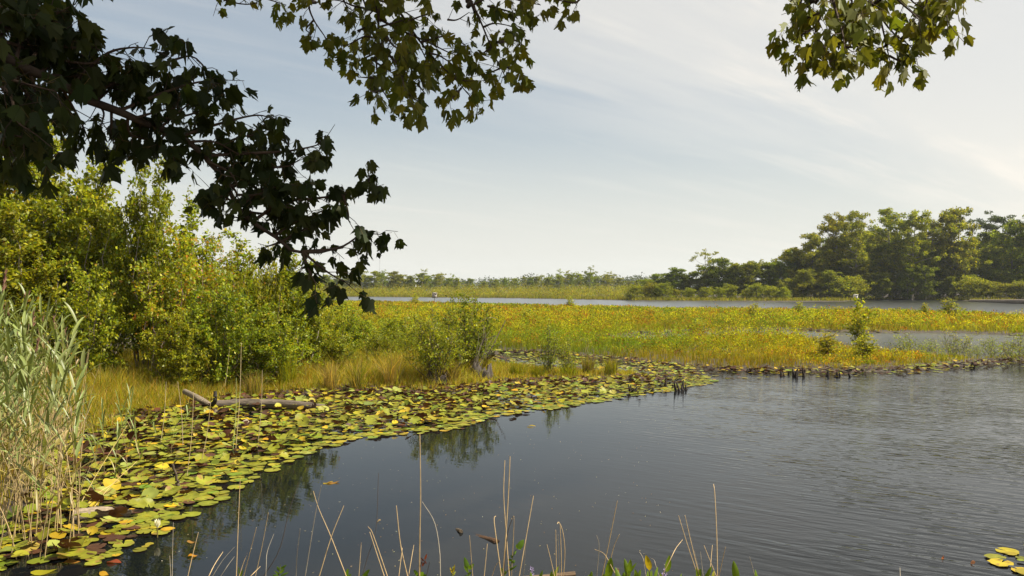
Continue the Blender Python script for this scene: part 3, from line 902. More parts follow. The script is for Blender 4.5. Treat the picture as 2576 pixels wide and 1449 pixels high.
for px in range(1985, 2740, 33):
    d = min(170, 161.5 + rt.uniform(-1.5, 3)) if px < 2170 else 170 + rt.uniform(-2, 3)
    if px > 2420: d = 160 - (px - 2420) * 0.02
    put_tree(T_under[k % 3], 4, px + rt.uniform(-6, 6), d, rt.uniform(697, 722), '%s shrub from the left along the foot of the tall wood' % ORD[k], 1.25, 'shrubs at the foot of the wood')
    k += 1
mid = [(T_young[0], 1622, 190, 702, 'small bushy tree at the left end of the shore trees'), (T_young[1], 1655, 186, 690, 'bushy tree left of the twin topped one on the shore'),
       (T_young[2], 1697, 182, 676, 'bright green twin topped tree on the far shore'), (T_young[0], 1738, 180, 700, 'low tree under the lone airy tree'),
       (T_young[1], 1808, 176, 652, 'pointed green tree right of the lone airy tree'), (T_young[2], 1850, 174, 668, 'round topped tree between two pointed shore trees'),
       (T_young[0], 1885, 172, 660, 'pointed shore tree third before the tall wood'), (T_young[1], 1925, 172, 662, 'pointed shore tree second before the tall wood'),
       (T_young[2], 1965, 170, 660, 'pointed shore tree next to the tall wood'), (T_young[0], 2005, 172, 636, 'leafy tree leaning against the left end of the tall wood'),
       (T_young[1], 1780, 178, 690, 'low leafy tree at the foot of the pointed green tree'), (T_young[2], 2025, 162, 680, 'pale young tree in front of the left end of the wood'),
       (T_young[0], 2085, 160, 682, 'pale young tree on the bank left of the nest box')]
for p, px, d, top, lab in mid:
    put_tree(p, 8, px, d, top, lab, 1.4)
put_tree(T_airy[0], 11, 1768, 178, 628, 'lone airy tree with an open ragged crown on the far shore', 1.0)
k = 0
for px in range(1600, 1985, 34):
    d = F * H / (757 - YC) + 8 - (px - 1600) * 0.015 + rt.uniform(-2, 4)
    put_tree(T_under[(k + 1) % 3], 4, px + rt.uniform(-8, 8), d, rt.uniform(712, 728), '%s low shrub from the left under the shore trees' % ORD[k], 1.2, 'low shrubs on the far shore')
    k += 1

k = 0
for px in range(2165, 2720, 56):
    put_tree(T_young[k % 3], 8, px + rt.uniform(-9, 9), 164.5 + rt.uniform(-2, 1.5) - max(0, px - 2420) * 0.012, rt.uniform(662, 700), '%s young tree from the left along the front of the tall wood' % ORD[k], 1.1, 'young trees in front of the tall wood')
    k += 1
k = 0
for px, top in [(1635, 704), (1680, 690), (1722, 690), (1755, 684), (1795, 672), (1830, 676), (1868, 672), (1905, 672), (1945, 668), (1985, 652)]:
    put_tree(T_young[(k + 1) % 3], 8, px, 185 - (px - 1600) * 0.03, top, '%s leafy tree from the left in the second row of shore trees' % ORD[k], 1.5, 'second row of shore trees')
    k += 1

# ------------------------------------------------------------------ swamp trees far off, and the woods behind
k = 0
far = []
for px, top in [(915, 690), (938, 683), (962, 690), (985, 684), (1008, 690), (1032, 695), (1055, 686), (1080, 692), (1103, 688), (1128, 697), (1150, 699), (1182, 702), (1215, 705), (1245, 703), (1275, 700),
                (1300, 697), (1330, 700), (1356, 694), (1378, 698), (1402, 690), (1428, 692), (1450, 690), (1480, 688), (1505, 692), (1530, 690), (1556, 700), (1580, 706), (1604, 704), (880, 690), (850, 694), (820, 690), (790, 696), (700, 690), (600, 690)]:
    far.append((T_young if k % 3 else T_full, px + rt.uniform(-4, 4), rt.uniform(285, 340), top + rt.uniform(-2, 4)))
    k += 1
far.sort(key=lambda q: q[1])
for k, (ps, px, d, top) in enumerate(far):
    put_tree(ps[k % 3], 8 if ps is T_young else 13, px, d, top, '%s leafy tree from the left in the far swamp belt' % ORD[k], 1.3, 'leafy trees of the far swamp belt')
airy = [(910, 679), (962, 678), (1062, 676), (1108, 686), (1142, 688), (1320, 696), (1362, 690), (1405, 676), (1422, 680), (1450, 683), (1482, 668), (1530, 682), (1545, 688), (1290, 700), (1258, 702)]
for k, (px, top) in enumerate(airy):
    put_tree(T_airy[k % 3], 11, px, rt.uniform(270, 300), top, '%s ragged tree from the left standing above the far swamp belt' % ORD[k], 0.95, 'ragged trees of the far swamp')

# belt of swamp bushes and the distant woods: masses nobody could count
def mass(name, label, cat, pts, rad, ht, leafL, per, palette, wts, mat, seed):
    r = np.random.default_rng(seed)
    mb = MB()
    n = len(pts) * per
    i = np.repeat(np.arange(len(pts)), per)
    g = unit(r.normal(size=(n, 3))) * (r.uniform(0, 1, (n, 1)) ** 0.6)
    c0 = np.column_stack([pts[:, 0], pts[:, 1], pts[:, 2] + ht * 0.45])
    pos = c0[i] + g * np.column_stack([rad[i], rad[i], ht[i] * 0.55])
    d = g + r.normal(size=(n, 3)) * 0.6
    nr = r.normal(size=(n, 3)) * 0.6 + np.array([0, 0, 1.0])
    c = pal(r, n, palette, wts) * (1 + 0.18 * r.normal(size=len(pts)))[i][:, None]
    L = leafL * r.uniform(0.6, 1.3, n)
    leaves(mb, pos, d, nr, L, L * 0.8, np.clip(c, 0.003, 0.8))
    o = mb.build(name, mat)
    return tag(o, label, cat, kind='stuff')


M_mass = leaf_mat('far_foliage', 0.45, 0.6, 0.1, tgain=(1.6, 1.5, 0.7))
n = 1500
px = rt.uniform(560, 1660, n); dd = rt.uniform(218, 300, n) ** 1.0
xx = (px - XC) / F * dd
ok = land(xx, dd) > 4
xx, dd = xx[ok], dd[ok]
hh = (1.2 + np.clip((dd - 222) / 60, 0, 1) * 2.4) * rt.uniform(0.6, 1.25, len(xx))
mass('swamp_bushes', 'belt of yellow green bushes along the far shore', 'bushes', np.column_stack([xx, dd, gz(xx, dd)]), 0.9 + hh * 0.35, hh, 0.32, 60,
     [(0.21, 0.2, 0.014), (0.15, 0.17, 0.014), (0.24, 0.18, 0.02)], [4, 4, 1.2], M_mass, 3)
n = 900
px = rt.uniform(-200, 3000, n); dd = rt.uniform(620, 980, n)
xx = (px - XC) / F * dd
hh = rt.uniform(8, 13.5, n) * (1 + 0.12 * np.sin(xx * 0.02))
mass('distant_woods', 'dark line of woods on the horizon', 'woods', np.column_stack([xx, dd, np.ones(n)]), 4.0 + hh * 0.22, hh, 1.5, 120, [(0.05, 0.066, 0.018), (0.035, 0.05, 0.014)], [1, 1], M_mass, 4)

# ------------------------------------------------------------------ marsh grass, low shrubs, bank grass (ground cover)
rg = np.random.default_rng(5)


def blades(mb, x, y, z, n, ht, wd, palette, wts, spread, lean=0.35, patch=None):
    """n grass blades per tuft; each blade is a bent two-quad strip."""
    m = len(x)
    i = np.repeat(np.arange(m), n)
    k = len(i)
    a = rg.uniform(0, 2 * np.pi, k)
    r = spread[i] * np.sqrt(rg.uniform(0, 1, k))
    b = np.column_stack([x[i] + r * np.cos(a), y[i] + r * np.sin(a), z[i] - 0.03])
    hh = ht[i] * rg.uniform(0.55, 1.1, k)
    la = rg.uniform(0, 2 * np.pi, k)
    le = np.abs(rg.normal(size=k)) * lean * hh
    dv = np.column_stack([np.cos(la) * le, np.sin(la) * le, np.zeros(k)])
    mid = b + dv * 0.3 + np.column_stack([np.zeros(k), np.zeros(k), hh * 0.55])
    tip = b + dv + np.column_stack([np.zeros(k), np.zeros(k), hh])
    fa = rg.uniform(0, np.pi, k)
    s = np.column_stack([np.cos(fa), np.sin(fa) * 0.6, np.zeros(k)]) * wd[i][:, None] * 0.5
    v = np.stack([b - s, b + s, mid + s, mid - s, tip + s * 0.15, tip - s * 0.15], 1).reshape(-1, 3)
    o = np.arange(k)[:, None] * 6
    f = np.vstack([o + np.array([[0, 1, 2, 3]]), o + np.array([[3, 2, 4, 5]])])
    tv = 1 + 0.14 * rg.normal(size=m)
    c = pal(rg, k, palette, wts) * tv[i][:, None]
    if patch is not None: c = c * patch[i]
    c = np.clip(c, 0.004, 0.8)
    mb.add(v, f, np.repeat(c, 6, axis=0))


def scatter(n, dmin, dmax, pxmin, pxmax, power=1.0):
    """Random ground points, denser near the eye."""
    u = rg.uniform(0, 1, n)
    if power == 1.0:
        d = np.sqrt(dmin ** 2 + u * (dmax ** 2 - dmin ** 2))
    elif power == 0:
        d = dmin * (dmax / dmin) ** u
    else:
        d = dmin + u * (dmax - dmin)
    px = rg.uniform(pxmin, pxmax, n)
    return (px - XC) / F * d, d


G_Y = (0.25, 0.22, 0.014)
G_G = (0.165, 0.185, 0.014)
G_T = (0.33, 0.24, 0.055)
G_O = (0.30, 0.16, 0.025)
def patch_tint(x, y):
    """Mixed stands: some drier and rustier, some greener."""
    a = wob(x + 3, y * 0.7, 0.16) + 0.5 * wob(x, y, 0.5)
    b = wob(x * 0.8 + 20, y * 0.6 + 5, 0.23) + 0.4 * wob(x + 9, y, 0.7)
    g = np.clip(a, 0, 1)[:, None]; r = np.clip(b, 0, 1)[:, None]
    t = 1 - g * np.array([0.38, 0.16, 0.0]) - r * np.array([0.05, 0.2, 0.0])
    return t


x, y = scatter(52000, 23, 136, 600, 2760, 0.5)
s = land(x, y)
ok = s > 0.12
x, y, s = x[ok], y[ok], s[ok]
edge = np.exp(-np.clip(s, 0, None) / 3.0)
mb = MB()
clump = 0.5 + 0.5 * wob(x, y, 0.35)
blades(mb, x, y, gz(x, y), 9, (0.17 + 0.16 * rg.uniform(size=len(x)) + 0.16 * clump) * np.clip(0.45 + s / 2.2, 0.5, 1) * np.where((x / y > 0.37) & (y < 33), 0.7, 1.0), np.clip(y * 0.00055, 0.012, 0.06), [G_Y, G_G, G_T, (0.21, 0.205, 0.012)], [5, 4, 1.6, 4], np.clip(y * 0.006, 0.14, 0.5), 0.3, patch_tint(x, y))
tag(mb.build('marsh_grass', M_grass), 'yellow green marsh grass covering the low islands', 'grass', kind='stuff')

# low marsh shrubs: leafy knee-high clumps
x, y = scatter(26000, 24, 130, 700, 2760, 0)
s = land(x, y)
dens = 0.5 + 0.5 * wob(x, y, 0.22)
back = np.clip((y - 45) / 45, 0, 1)
ok = (s > 0.5) & (rg.uniform(size=len(x)) < np.clip(-0.12 + 0.95 * dens * np.clip(s / 2.2, 0.15, 1) + 0.6 * back, 0.02, 1))
x, y = x[ok], y[ok]
mb = MB()
per = 46
i = np.repeat(np.arange(len(x)), per)
k = len(i)
hh = np.clip(rg.gamma(4, 0.165, len(x)), 0.25, 1.25) * (0.7 + 0.5 * dens[ok]) * np.clip(0.45 + s[ok] / 4, 0.45, 1)
hh = np.minimum(hh, np.where(y > 60, 0.62, 1.2)) * np.where((y > 60) & (s[ok] < 12), 0.8, 1)
hh = np.where((x / y > 0.37) & (y < 33), np.minimum(hh, 0.85) * 0.42, hh)
rr = rg.uniform(0.2, 0.5, len(x)) * np.clip(y / 40, 0.8, 1.6)
t = rg.uniform(0.15, 1.0, k)
a = rg.uniform(0, 6.283, k)
q = rr[i] * np.sqrt(rg.uniform(size=k)) * (0.55 + 0.6 * t)
pos = np.column_stack([x[i] + q * np.cos(a), y[i] + q * np.sin(a), gz(x, y)[i] + t * hh[i] * (1 - 0.25 * (q / rr[i]) ** 2)])
L = np.clip(y * 0.0022, 0.06, 0.2)[i] * rg.uniform(0.6, 1.2, k)
kind = rg.choice(3, len(x), p=[0.52, 0.13, 0.35])
pc = np.array([(0.30, 0.275, 0.012), (0.29, 0.155, 0.014), (0.145, 0.185, 0.014)])[kind]
c = np.clip(pc[i] * patch_tint(x, y)[i] * (1 + 0.2 * rg.normal(size=len(x)))[i][:, None] * (1 + 0.22 * rg.normal(size=(k, 1))), 0.004, 0.8)
red = rg.uniform(size=k) < 0.05
c[red] = np.array((0.26, 0.07, 0.02)) * rg.uniform(0.6, 1.2, (red.sum(), 1))
leaves(mb, pos, rg.normal(size=(k, 3)) * 0.8 + np.array([0, 0, 0.7]), rg.normal(size=(k, 3)) + np.array([0, 0, 0.5]), L, L * 0.55, c)
tag(mb.build('marsh_shrubs', M_grass), 'knee high yellow and rust leaved shrubs spread through the marsh', 'low shrubs', kind='stuff')

# grass of the near left bank and of the spit
x, y = scatter(13000, 13.5, 26, 100, 1680, 1.0)
x2, y2 = scatter(7000, 6.5, 26, -1400, 100, 1.0)
x3, y3 = rg.uniform(-7, 7, 2500), rg.uniform(1.2, 6.0, 2500)
x, y = np.concatenate([x, x2, x3]), np.concatenate([y, y2, y3])
s = land(x, y)
ok = (s > 0.08) & (s < 11) & ((y > 6.4) | (s > 0.3))
x, y, s = x[ok], y[ok], s[ok]
mb = MB()
blades(mb, x, y, gz(x, y), 12, np.clip(0.14 + s * 0.2, 0.14, 0.62) * np.where((x > -0.9) & (y > 10), 0.6, 1) * rg.uniform(0.7, 1.2, len(x)), np.full(len(x), 0.012), [(0.32, 0.27, 0.025), (0.23, 0.235, 0.02), (0.4, 0.31, 0.1), (0.34, 0.19, 0.03), (0.12, 0.14, 0.015)], [4, 4, 2.6, 1.4, 0.8], np.full(len(x), 0.16), 0.45)
tag(mb.build('bank_grass', M_grass), 'yellow and rusty grass along the left bank and the spit', 'grass', kind='stuff')

# grass of the far shore and the grassy point
x, y = scatter(26000, 150, 262, 500, 2650, 0.5)
s = land(x, y)
ok = (s > 0.3) & (s < 16) & ~((x > 72) & (s > 4))
x, y, s = x[ok], y[ok], s[ok]
mb = MB()
blades(mb, x, y, gz(x, y), 7, np.full(len(x), 0.75) * rg.uniform(0.6, 1.1, len(x)), np.full(len(x), 0.1), [(0.2, 0.185, 0.02), (0.15, 0.16, 0.02), (0.25, 0.2, 0.05)], [4, 4, 1], np.full(len(x), 0.9), 0.35)
tag(mb.build('shore_grass', M_grass), 'strip of yellow grass along the far shore', 'grass', kind='stuff')

# taller sedge tussocks one can count
def tussock(px, py, ht, spread, n, palette, wts, label, lean=0.5):
    x, y = W(px, py)
    z = max(0.0, g1(x, y))
    mb = MB()
    one = np.array([0.0])
    blades(mb, one, one, one, n, np.array([ht]), np.array([0.012]), palette, wts, np.array([spread]), lean)
    o = mb.build('sedge_tussock', M_grass)
    o.location = (x, y, z)
    return tag(o, label, 'sedge')


BR = (0.2, 0.15, 0.06)
for px, py, ht, sp, n, p_, w_, lab in [
    (1480, 948, 0.55, 0.16, 220, [BR, G_G, G_Y], [4, 2, 1], 'brown sedge tussock left of centre on the spit'),
    (1535, 950, 0.5, 0.18, 260, [G_Y, G_G, BR], [3, 3, 2], 'yellow and brown sedge tussock near the end of the spit'),
    (1300, 955, 0.4, 0.22, 220, [G_G, G_Y], [1, 1], 'bright green sedge tussock right of the hollow stump'),
    (1350, 955, 0.36, 0.2, 200, [G_Y, G_G], [2, 1], 'yellow green sedge tussock below the slim upright bush'),
    (1430, 955, 0.36, 0.2, 200, [G_G, G_Y], [2, 1], 'low green sedge tussock in the middle of the spit'),
    (1140, 975, 0.6, 0.14, 160, [BR, G_T, G_G], [3, 3, 1], 'dry tan sedge tussock between the two stumps'),
    (535, 990, 1.1, 0.16, 240, [G_G, BR, G_Y], [3, 2, 1], 'tall fountain shaped sedge tussock behind the driftwood'),
    (720, 985, 0.85, 0.2, 200, [G_G, G_Y], [3, 2], 'green sedge tussock behind the long fallen log'),
    (985, 980, 0.9, 0.16, 190, [BR, G_T, G_Y], [3, 3, 1], 'tall dry sedge tussock left of the dense twiggy bush'),
    (900, 985, 0.8, 0.16, 170, [G_T, G_G, BR], [2, 3, 2], 'mixed sedge tussock on the shore right of the log'),
    (830, 985, 0.7, 0.14, 140, [BR, G_T], [2, 1], 'dry brown sedge tussock above the right end of the log'),
    (640, 1000, 0.6, 0.16, 150, [BR, G_T, G_G], [2, 1, 1], 'dry sedge tussock above the left end of the log')]:
    tussock(px, py, ht, sp, n, p_, w_, lab)

# ------------------------------------------------------------------ lily pads
rl = np.random.default_rng(8)
BED = poly([(-60, 1449), (130, 1438), (230, 1425), (330, 1400), (430, 1345), (470, 1300), (560, 1262), (640, 1205), (720, 1168), (830, 1130), (900, 1108), (1050, 1094), (1180, 1078),
            (1260, 1048), (1400, 1030), (1500, 1014), (1600, 996), (1700, 984), (1780, 968), (1830, 957), (1990, 950), (2150, 949), (2400, 938), (2640, 922),
            (2640, 895), (2250, 925), (2000, 928), (1800, 922), (1500, 895), (1240, 880), (1200, 940), (1000, 978), (620, 995), (330, 1040), (140, 1130), (60, 1250), (-90, 1420)])
CH = poly([(1530, 852), (1600, 839), (1760, 831), (1900, 827), (2030, 831), (2260, 837), (2260, 842), (2030, 843), (1960, 850), (1880, 855), (1760, 862), (1600, 868), (1545, 864)])
CH2 = poly([(2380, 838), (2640, 846), (2640, 854), (2380, 845)])
CORNER = poly([(2488, 1402), (2520, 1385), (2650, 1380), (2650, 1449), (2560, 1446), (2500, 1425)])


def fill(P, spacing, keep=1.0):
    """Jittered points inside outline P, spacing grows with distance."""
    x0, y0 = P.min(0); x1, y1 = P.max(0)
    out = []
    y = y0
    while y < y1:
        st = spacing * max(1.0, y / 24)
        xs = np.arange(x0, x1, st)
        out.append(np.column_stack([xs, np.full(len(xs), y), np.full(len(xs), st)]))
        y += st
    p = np.vstack(out)
    p[:, 0] += rl.normal(size=len(p)) * p[:, 2] * 0.35
    p[:, 1] += rl.normal(size=len(p)) * p[:, 2] * 0.35
    ok = inside(P, p[:, 0], p[:, 1]) & (rl.uniform(size=len(p)) < keep)
    return p[ok]


pts = np.vstack([fill(BED, 0.1, 0.78), fill(CH, 0.2, 0.95), fill(CH2, 0.22, 0.9), fill(CORNER, 0.15, 1.0)])
s = land(pts[:, 0], pts[:, 1])
edge_sd = sdist(BED, pts[:, 0], pts[:, 1])
# ragged outer edge, thinner cover on the open side of the inlet
inlet = (pts[:, 1] > 23.5) & (pts[:, 0] > -0.5) & (pts[:, 1] < 33)
ok = (s < 0.35) & (rl.uniform(size=len(pts)) < np.where(inlet & (s < -0.5), 0.36, 1.0) * np.where((pts[:, 0] > 5.5) & (s < -0.7), 0.12, 1.0) * np.where(pts[:, 0] > 5.5, 0.75, 1.0)) & (rl.uniform(size=len(pts)) < np.clip(0.35 + edge_sd * 2.2, 0, 1) + (pts[:, 1] > 35) + (pts[:, 1] < 8.2) * (pts[:, 0] > 2))
pts, s, edge_sd = pts[ok], s[ok], edge_sd[ok]
n = len(pts)
rad = np.clip(rl.normal(0.073, 0.022, n), 0.03, 0.14) * np.where(pts[:, 1] < 11, 1.1, 1.0) * np.clip(pts[:, 1] / 26, 1, 1.8)
near_land = np.clip(1 + s / 1.9, 0, 1)
u = rl.uniform(size=n)
# kinds: 0 green 1 yellow 2 brown 3 pale
pb = 0.05 + 0.58 * near_land ** 1.2
pb = np.where(edge_sd > 0.7, np.maximum(pb, 0.24), pb)
pb = np.where(pts[:, 0] > 5.5, np.maximum(pb, 0.5), pb)
pb = np.where(inlet[ok] & (s < -0.6), 0.05, pb)
pb = np.where(edge_sd < 0.3, 0.02, pb)
pb = np.where((pts[:, 1] < 8.2) & (pts[:, 0] > 2), 0.08, pb)
kind = np.where(u < pb, 2, np.where(u < pb + 0.15, 1, np.where(u < pb + 0.185, 3, 0)))
KC = np.array([(0.175, 0.18, 0.014), (0.31, 0.235, 0.012), (0.06, 0.026, 0.012), (0.215, 0.235, 0.045)])
colr = KC[kind] * (1 + 0.18 * rl.normal(size=(n, 1)))
colr[:, 0] *= 1 + 0.15 * rl.normal(size=n)
colr *= 1 - 0.25 * rl.uniform(size=(n, 1)) * (pts[:, :1] > 5.5)
colr = np.clip(colr, 0.006, 0.7)
raised = (rl.uniform(size=n) < np.where(edge_sd > 0.5, 0.38, 0.03)) | (near_land > 0.5) & (rl.uniform(size=n) < 0.5)
raised &= ~((kind == 2) & (pts[:, 1] < 11))
rad = np.where(kind == 2, rad * 0.8, np.where(kind == 1, rad * 0.85, rad))
tilt = np.where(raised, np.abs(rl.normal(0.0, 0.4, n)) * np.clip(1.5 - pts[:, 1] / 26, 0.35, 1), np.abs(rl.normal(0, 0.025, n)))
tdir = rl.uniform(0, 6.283, n)
zz = np.where(raised, rl.uniform(0.03, 0.16, n), 0.006 + rl.uniform(0, 0.012, n))
zz = np.maximum(zz, gz(pts[:, 0], pts[:, 1]) + 0.03)


def pad_shape(seg, cup, seed, wave=0.02):
    """Round leaf of radius 1 with its notch; cup raises the rim."""
    r = np.random.default_rng(seed)
    notch = 0.16
    a = np.linspace(notch, 2 * math.pi - notch, seg)
    rr = 1 + 0.05 * r.normal(size=seg)
    if seed % 3 == 1:
        rr[r.integers(2, seg - 3)] *= 0.72
    rim = np.column_stack([rr * np.cos(a), rr * np.sin(a), cup + wave * np.sin(a * r.integers(2, 5) + r.uniform(0, 6))])
    mid = np.column_stack([0.55 * np.cos(a), 0.55 * np.sin(a), np.full(seg, cup * 0.22)])
    v = np.vstack([[[0.06, 0, 0]], mid, rim])
    f4 = np.array([(1 + i, 1 + seg + i, 2 + seg + i, 2 + i) for i in range(seg - 1)])
    f3 = np.array([(0, 1 + i, 2 + i) for i in range(seg - 1)])
    return v, f4, f3


# the 300 that show largest are things of their own
size_px = rad / pts[:, 1] * np.where(tilt > 0.3, 1.5, 1.0)
vis = np.abs(pts[:, 0]) < pts[:, 1] * 0.64
vis &= (pts[:, 1] > 7.0) & ~((pts[:, 0] / pts[:, 1] * F + XC < 150))
order = np.argsort(-np.where(vis, size_px, 0))
big = order[:300]
isbig = np.zeros(n, dtype=bool); isbig[big] = True
KN = ['green', 'yellow', 'reddish brown', 'pale glossy']
pad_mesh = {}
for kd in range(4):
    for rs_ in (0, 1):
        for vv in range(3):
            v, f4, f3 = pad_shape(18, 0.03 if not rs_ else 0.16, 100 + kd * 10 + vv + rs_ * 3, 0.015 if not rs_ else 0.07)
            mb = MB()
            cb = KC[kd] * (1 + 0.1 * (vv - 1))
            cc = np.tile(cb, (len(v), 1)) * (1 + 0.08 * np.random.default_rng(vv).normal(size=(len(v), 1)))
            cc[0] *= 1.25
            if kd != 2 and vv == 2:
                m_ = np.random.default_rng(kd).uniform(size=len(v)) < 0.15
                cc[m_] = (0.2, 0.12, 0.03)
            mb.add(v, f4, cc)
            mb.f.append(f3.ravel().astype(np.int32)); mb.n.append(np.full(len(f3), 3, dtype=np.int32)); mb.mi.append(np.zeros(len(f3), dtype=np.int32))
            pad_mesh[kd, rs_, vv] = mb.mesh('lily_pad', M_pad, True)
for i in big:
    rs_ = int(raised[i])
    o = bpy.data.objects.new('lily_pad', pad_mesh[kind[i], rs_, int(rl.integers(3))])
    COL.objects.link(o)
    o.location = (pts[i, 0], pts[i, 1], zz[i])
    ax = Vector((math.cos(tdir[i]), math.sin(tdir[i]), 0))
    o.rotation_euler = (Matrix.Rotation(tilt[i], 3, ax) @ Matrix.Rotation(rl.uniform(0, 6.28), 3, 'Z')).to_euler()
    o.scale = (rad[i],) * 3
    right = pts[i, 0] > 2
    where = 'in the bottom right corner patch' if right else ('in the lily bed beside the reeds' if pts[i, 0] < -2.4 else 'near the open edge of the lily bed')
    lab = '%s lily pad %s %s' % (KN[kind[i]], 'raised above the water' if rs_ else 'floating flat', where)
    tag(o, lab, 'lily pad', lab.replace('lily pad', 'lily pads'))
# the rest in one bed
rest = np.where(~isbig)[0]
mb = MB()
for grp in range(6):
    sel = rest[grp::6]
    if not len(sel): continue
    v, f4, f3 = pad_shape(10, 0.05, 300 + grp, 0.04)
    m = len(v)
    rz = rl.uniform(0, 6.283, len(sel))
    cz, sz = np.cos(rz), np.sin(rz)
    X = v[None, :, 0] * cz[:, None] - v[None, :, 1] * sz[:, None]
    Y = v[None, :, 0] * sz[:, None] + v[None, :, 1] * cz[:, None]
    cupk = np.where(raised[sel], 2.6, 0.6)[:, None]
    P = np.stack([X, Y, v[None, :, 2] * cupk], -1) * rad[sel][:, None, None]
    k_ = np.column_stack([np.cos(tdir[sel]), np.sin(tdir[sel]), np.zeros(len(sel))])[:, None, :]
    ct, st = np.cos(tilt[sel])[:, None, None], np.sin(tilt[sel])[:, None, None]
    P = P * ct + np.cross(np.broadcast_to(k_, P.shape), P) * st + k_ * (P * k_).sum(-1, keepdims=True) * (1 - ct)
    P += np.column_stack([pts[sel, :2], zz[sel]])[:, None, :]
    C = np.repeat(colr[sel], m, axis=0)
    off = (np.arange(len(sel)) * m)[:, None, None]
    base = mb.m
    mb.add(P.reshape(-1, 3), (f4[None] + off).reshape(-1, 4), C)
    ff = (f3[None] + off).reshape(-1, 3) + base
    mb.f.append(ff.ravel().astype(np.int32)); mb.n.append(np.full(len(ff), 3, dtype=np.int32)); mb.mi.append(np.zeros(len(ff), dtype=np.int32))
tag(mb.build('lily_pad_bed', M_padstuff, smooth=True), 'bed of small lily pads spreading along the shores and the inlet', 'lily pads', kind='stuff')

# white water lily bud
fl = thing('water_lily', 'white water lily bud above the green pads at the lower left', 'flower', gp(396, 1352, 0.0))
mb = MB(); tube(mb, [(0, 0, -0.1), (0, 0, 0.1)], 0.006, (0.15, 0.12, 0.03), 6); mb.build('stalk', M_twig, fl)
mb = MB()
for k in range(8):
    a = k * 0.785
    r_ = 0.018 if k % 2 else 0.012
    pos = np.array([[r_ * math.cos(a) * 0.5, r_ * math.sin(a) * 0.5, 0.1]])
    leaves(mb, pos, np.array([[0.22 * math.cos(a), 0.22 * math.sin(a), 1.0]]), np.array([[math.cos(a), math.sin(a), 0]]), [0.085], [0.04], np.array([[0.75, 0.74, 0.6]]))
mb.build('petals', M_petal, fl)

# floating dead leaves
for k, (px, py, wpx, col, lab) in enumerate([
    (485, 1400, 24, (0.42, 0.2, 0.02), 'bright orange leaf floating on the dark water'),
    (482, 1365, 22, (0.3, 0.16, 0.04), 'tan leaf floating above the bright orange one'),
    (840, 1215, 30, (0.3, 0.16, 0.03), 'orange leaf floating at the edge of the lily bed'),
    (825, 1216, 24, (0.35, 0.25, 0.03), 'yellow brown leaf floating just left of the orange leaf'),
    (953, 1313, 12, (0.42, 0.3, 0.14), 'pale tan leaf floating alone on calm water'),
    (287, 1416, 36, (0.25, 0.06, 0.025), 'red brown leaf floating below the lily pads'),
    (180, 1416, 40, (0.35, 0.17, 0.03), 'broad orange brown leaf floating near the reeds'),
    (262, 1446, 30, (0.45, 0.25, 0.02), 'orange leaf floating at the bottom edge'),
    (112, 1440, 60, (0.33, 0.3, 0.02), 'large folded yellow green leaf at the bottom edge'),
    (2372, 1405, 10, (0.25, 0.09, 0.05), 'tiny red leaf floating left of the corner pads'),
    (2448, 1418, 18, (0.22, 0.1, 0.05), 'brown leaf floating next to the corner pads'),
    (1337, 1073, 22, (0.36, 0.26, 0.03), 'single small yellow pad adrift on the open water')]):
    x, y = W(px, py)
    L = wpx / F * y
    mb = MB()
    t = np.linspace(0, 1, 7)
    wv = np.sin(np.pi * t ** 0.8) * 0.3 * L
    up_ = np.column_stack([(t - 0.5) * L, wv, 0.008 + 0.012 * np.sin(t * 5 + k)])
    lo_ = np.column_stack([(t - 0.5) * L, -wv, 0.006 + 0.01 * np.cos(t * 4 + k)])
    v = np.vstack([up_, lo_])
    mb.add(v, np.array([(7 + i, 8 + i, 1 + i, i) for i in range(6)]), col)
    o = mb.build('floating_leaf', M_grass)
    o.location = (x, y, 0.004); o.rotation_euler.z = rl.uniform(-0.6, 0.9)
    tag(o, lab, 'leaf')

# specks of pollen and leaf bits drifting on the calm water
m = 420
dd = rl.uniform(6.9, 15, m); px_ = rl.uniform(250, 1700, m)
xx = (px_ - XC) / F * dd
ok = (land(xx, dd) < -0.2) & ~inside(BED, xx, dd)
xx, dd = xx[ok], dd[ok]
m = len(xx)
mb = MB()
q = np.column_stack([xx, dd, np.full(m, 0.004)])
az = rl.uniform(0, 6.28, m)
leaves(mb, q, np.column_stack([np.cos(az), np.sin(az), np.zeros(m)]), np.tile(np.array([[0, 0, 1.0]]), (m, 1)), rl.uniform(0.006, 0.03, m), rl.uniform(0.004, 0.012, m), pal(rl, m, [(0.4, 0.34, 0.2), (0.25, 0.15, 0.06), (0.5, 0.48, 0.4)], [3, 3, 1]), 0.02)
tag(mb.build('floating_specks', M_grass), 'tiny specks of pollen and leaf bits drifting on the calm water', 'debris', kind='stuff')

# ------------------------------------------------------------------ reeds at the left
rr_ = np.random.default_rng(21)


def strip(mb, p, wd, side, col, fold=0.25):
    """Grass-like blade along path p with a raised midrib."""
    n = len(p)
    t = np.linspace(0, 1, n)
    w = wd * np.sin(np.pi * np.clip(t * 0.86 + 0.14, 0, 1)) ** 0.7
    w[-1] = 0.0005
    tg = unit(np.gradient(p, axis=0))
    s = unit(np.cross(tg, np.cross(side, tg)))
    nn = np.cross(tg, s)
    l = p - s * w[:, None] / 2 + nn * w[:, None] * fold
    r = p + s * w[:, None] / 2 + nn * w[:, None] * fold
    v = np.stack([l, p, r], 1).reshape(-1, 3)
    f = []
    for i in range(n - 1):
        a = i * 3
        f += [(a, a + 1, a + 4, a + 3), (a + 1, a + 2, a + 5, a + 4)]
    mb.add(v, f, col)


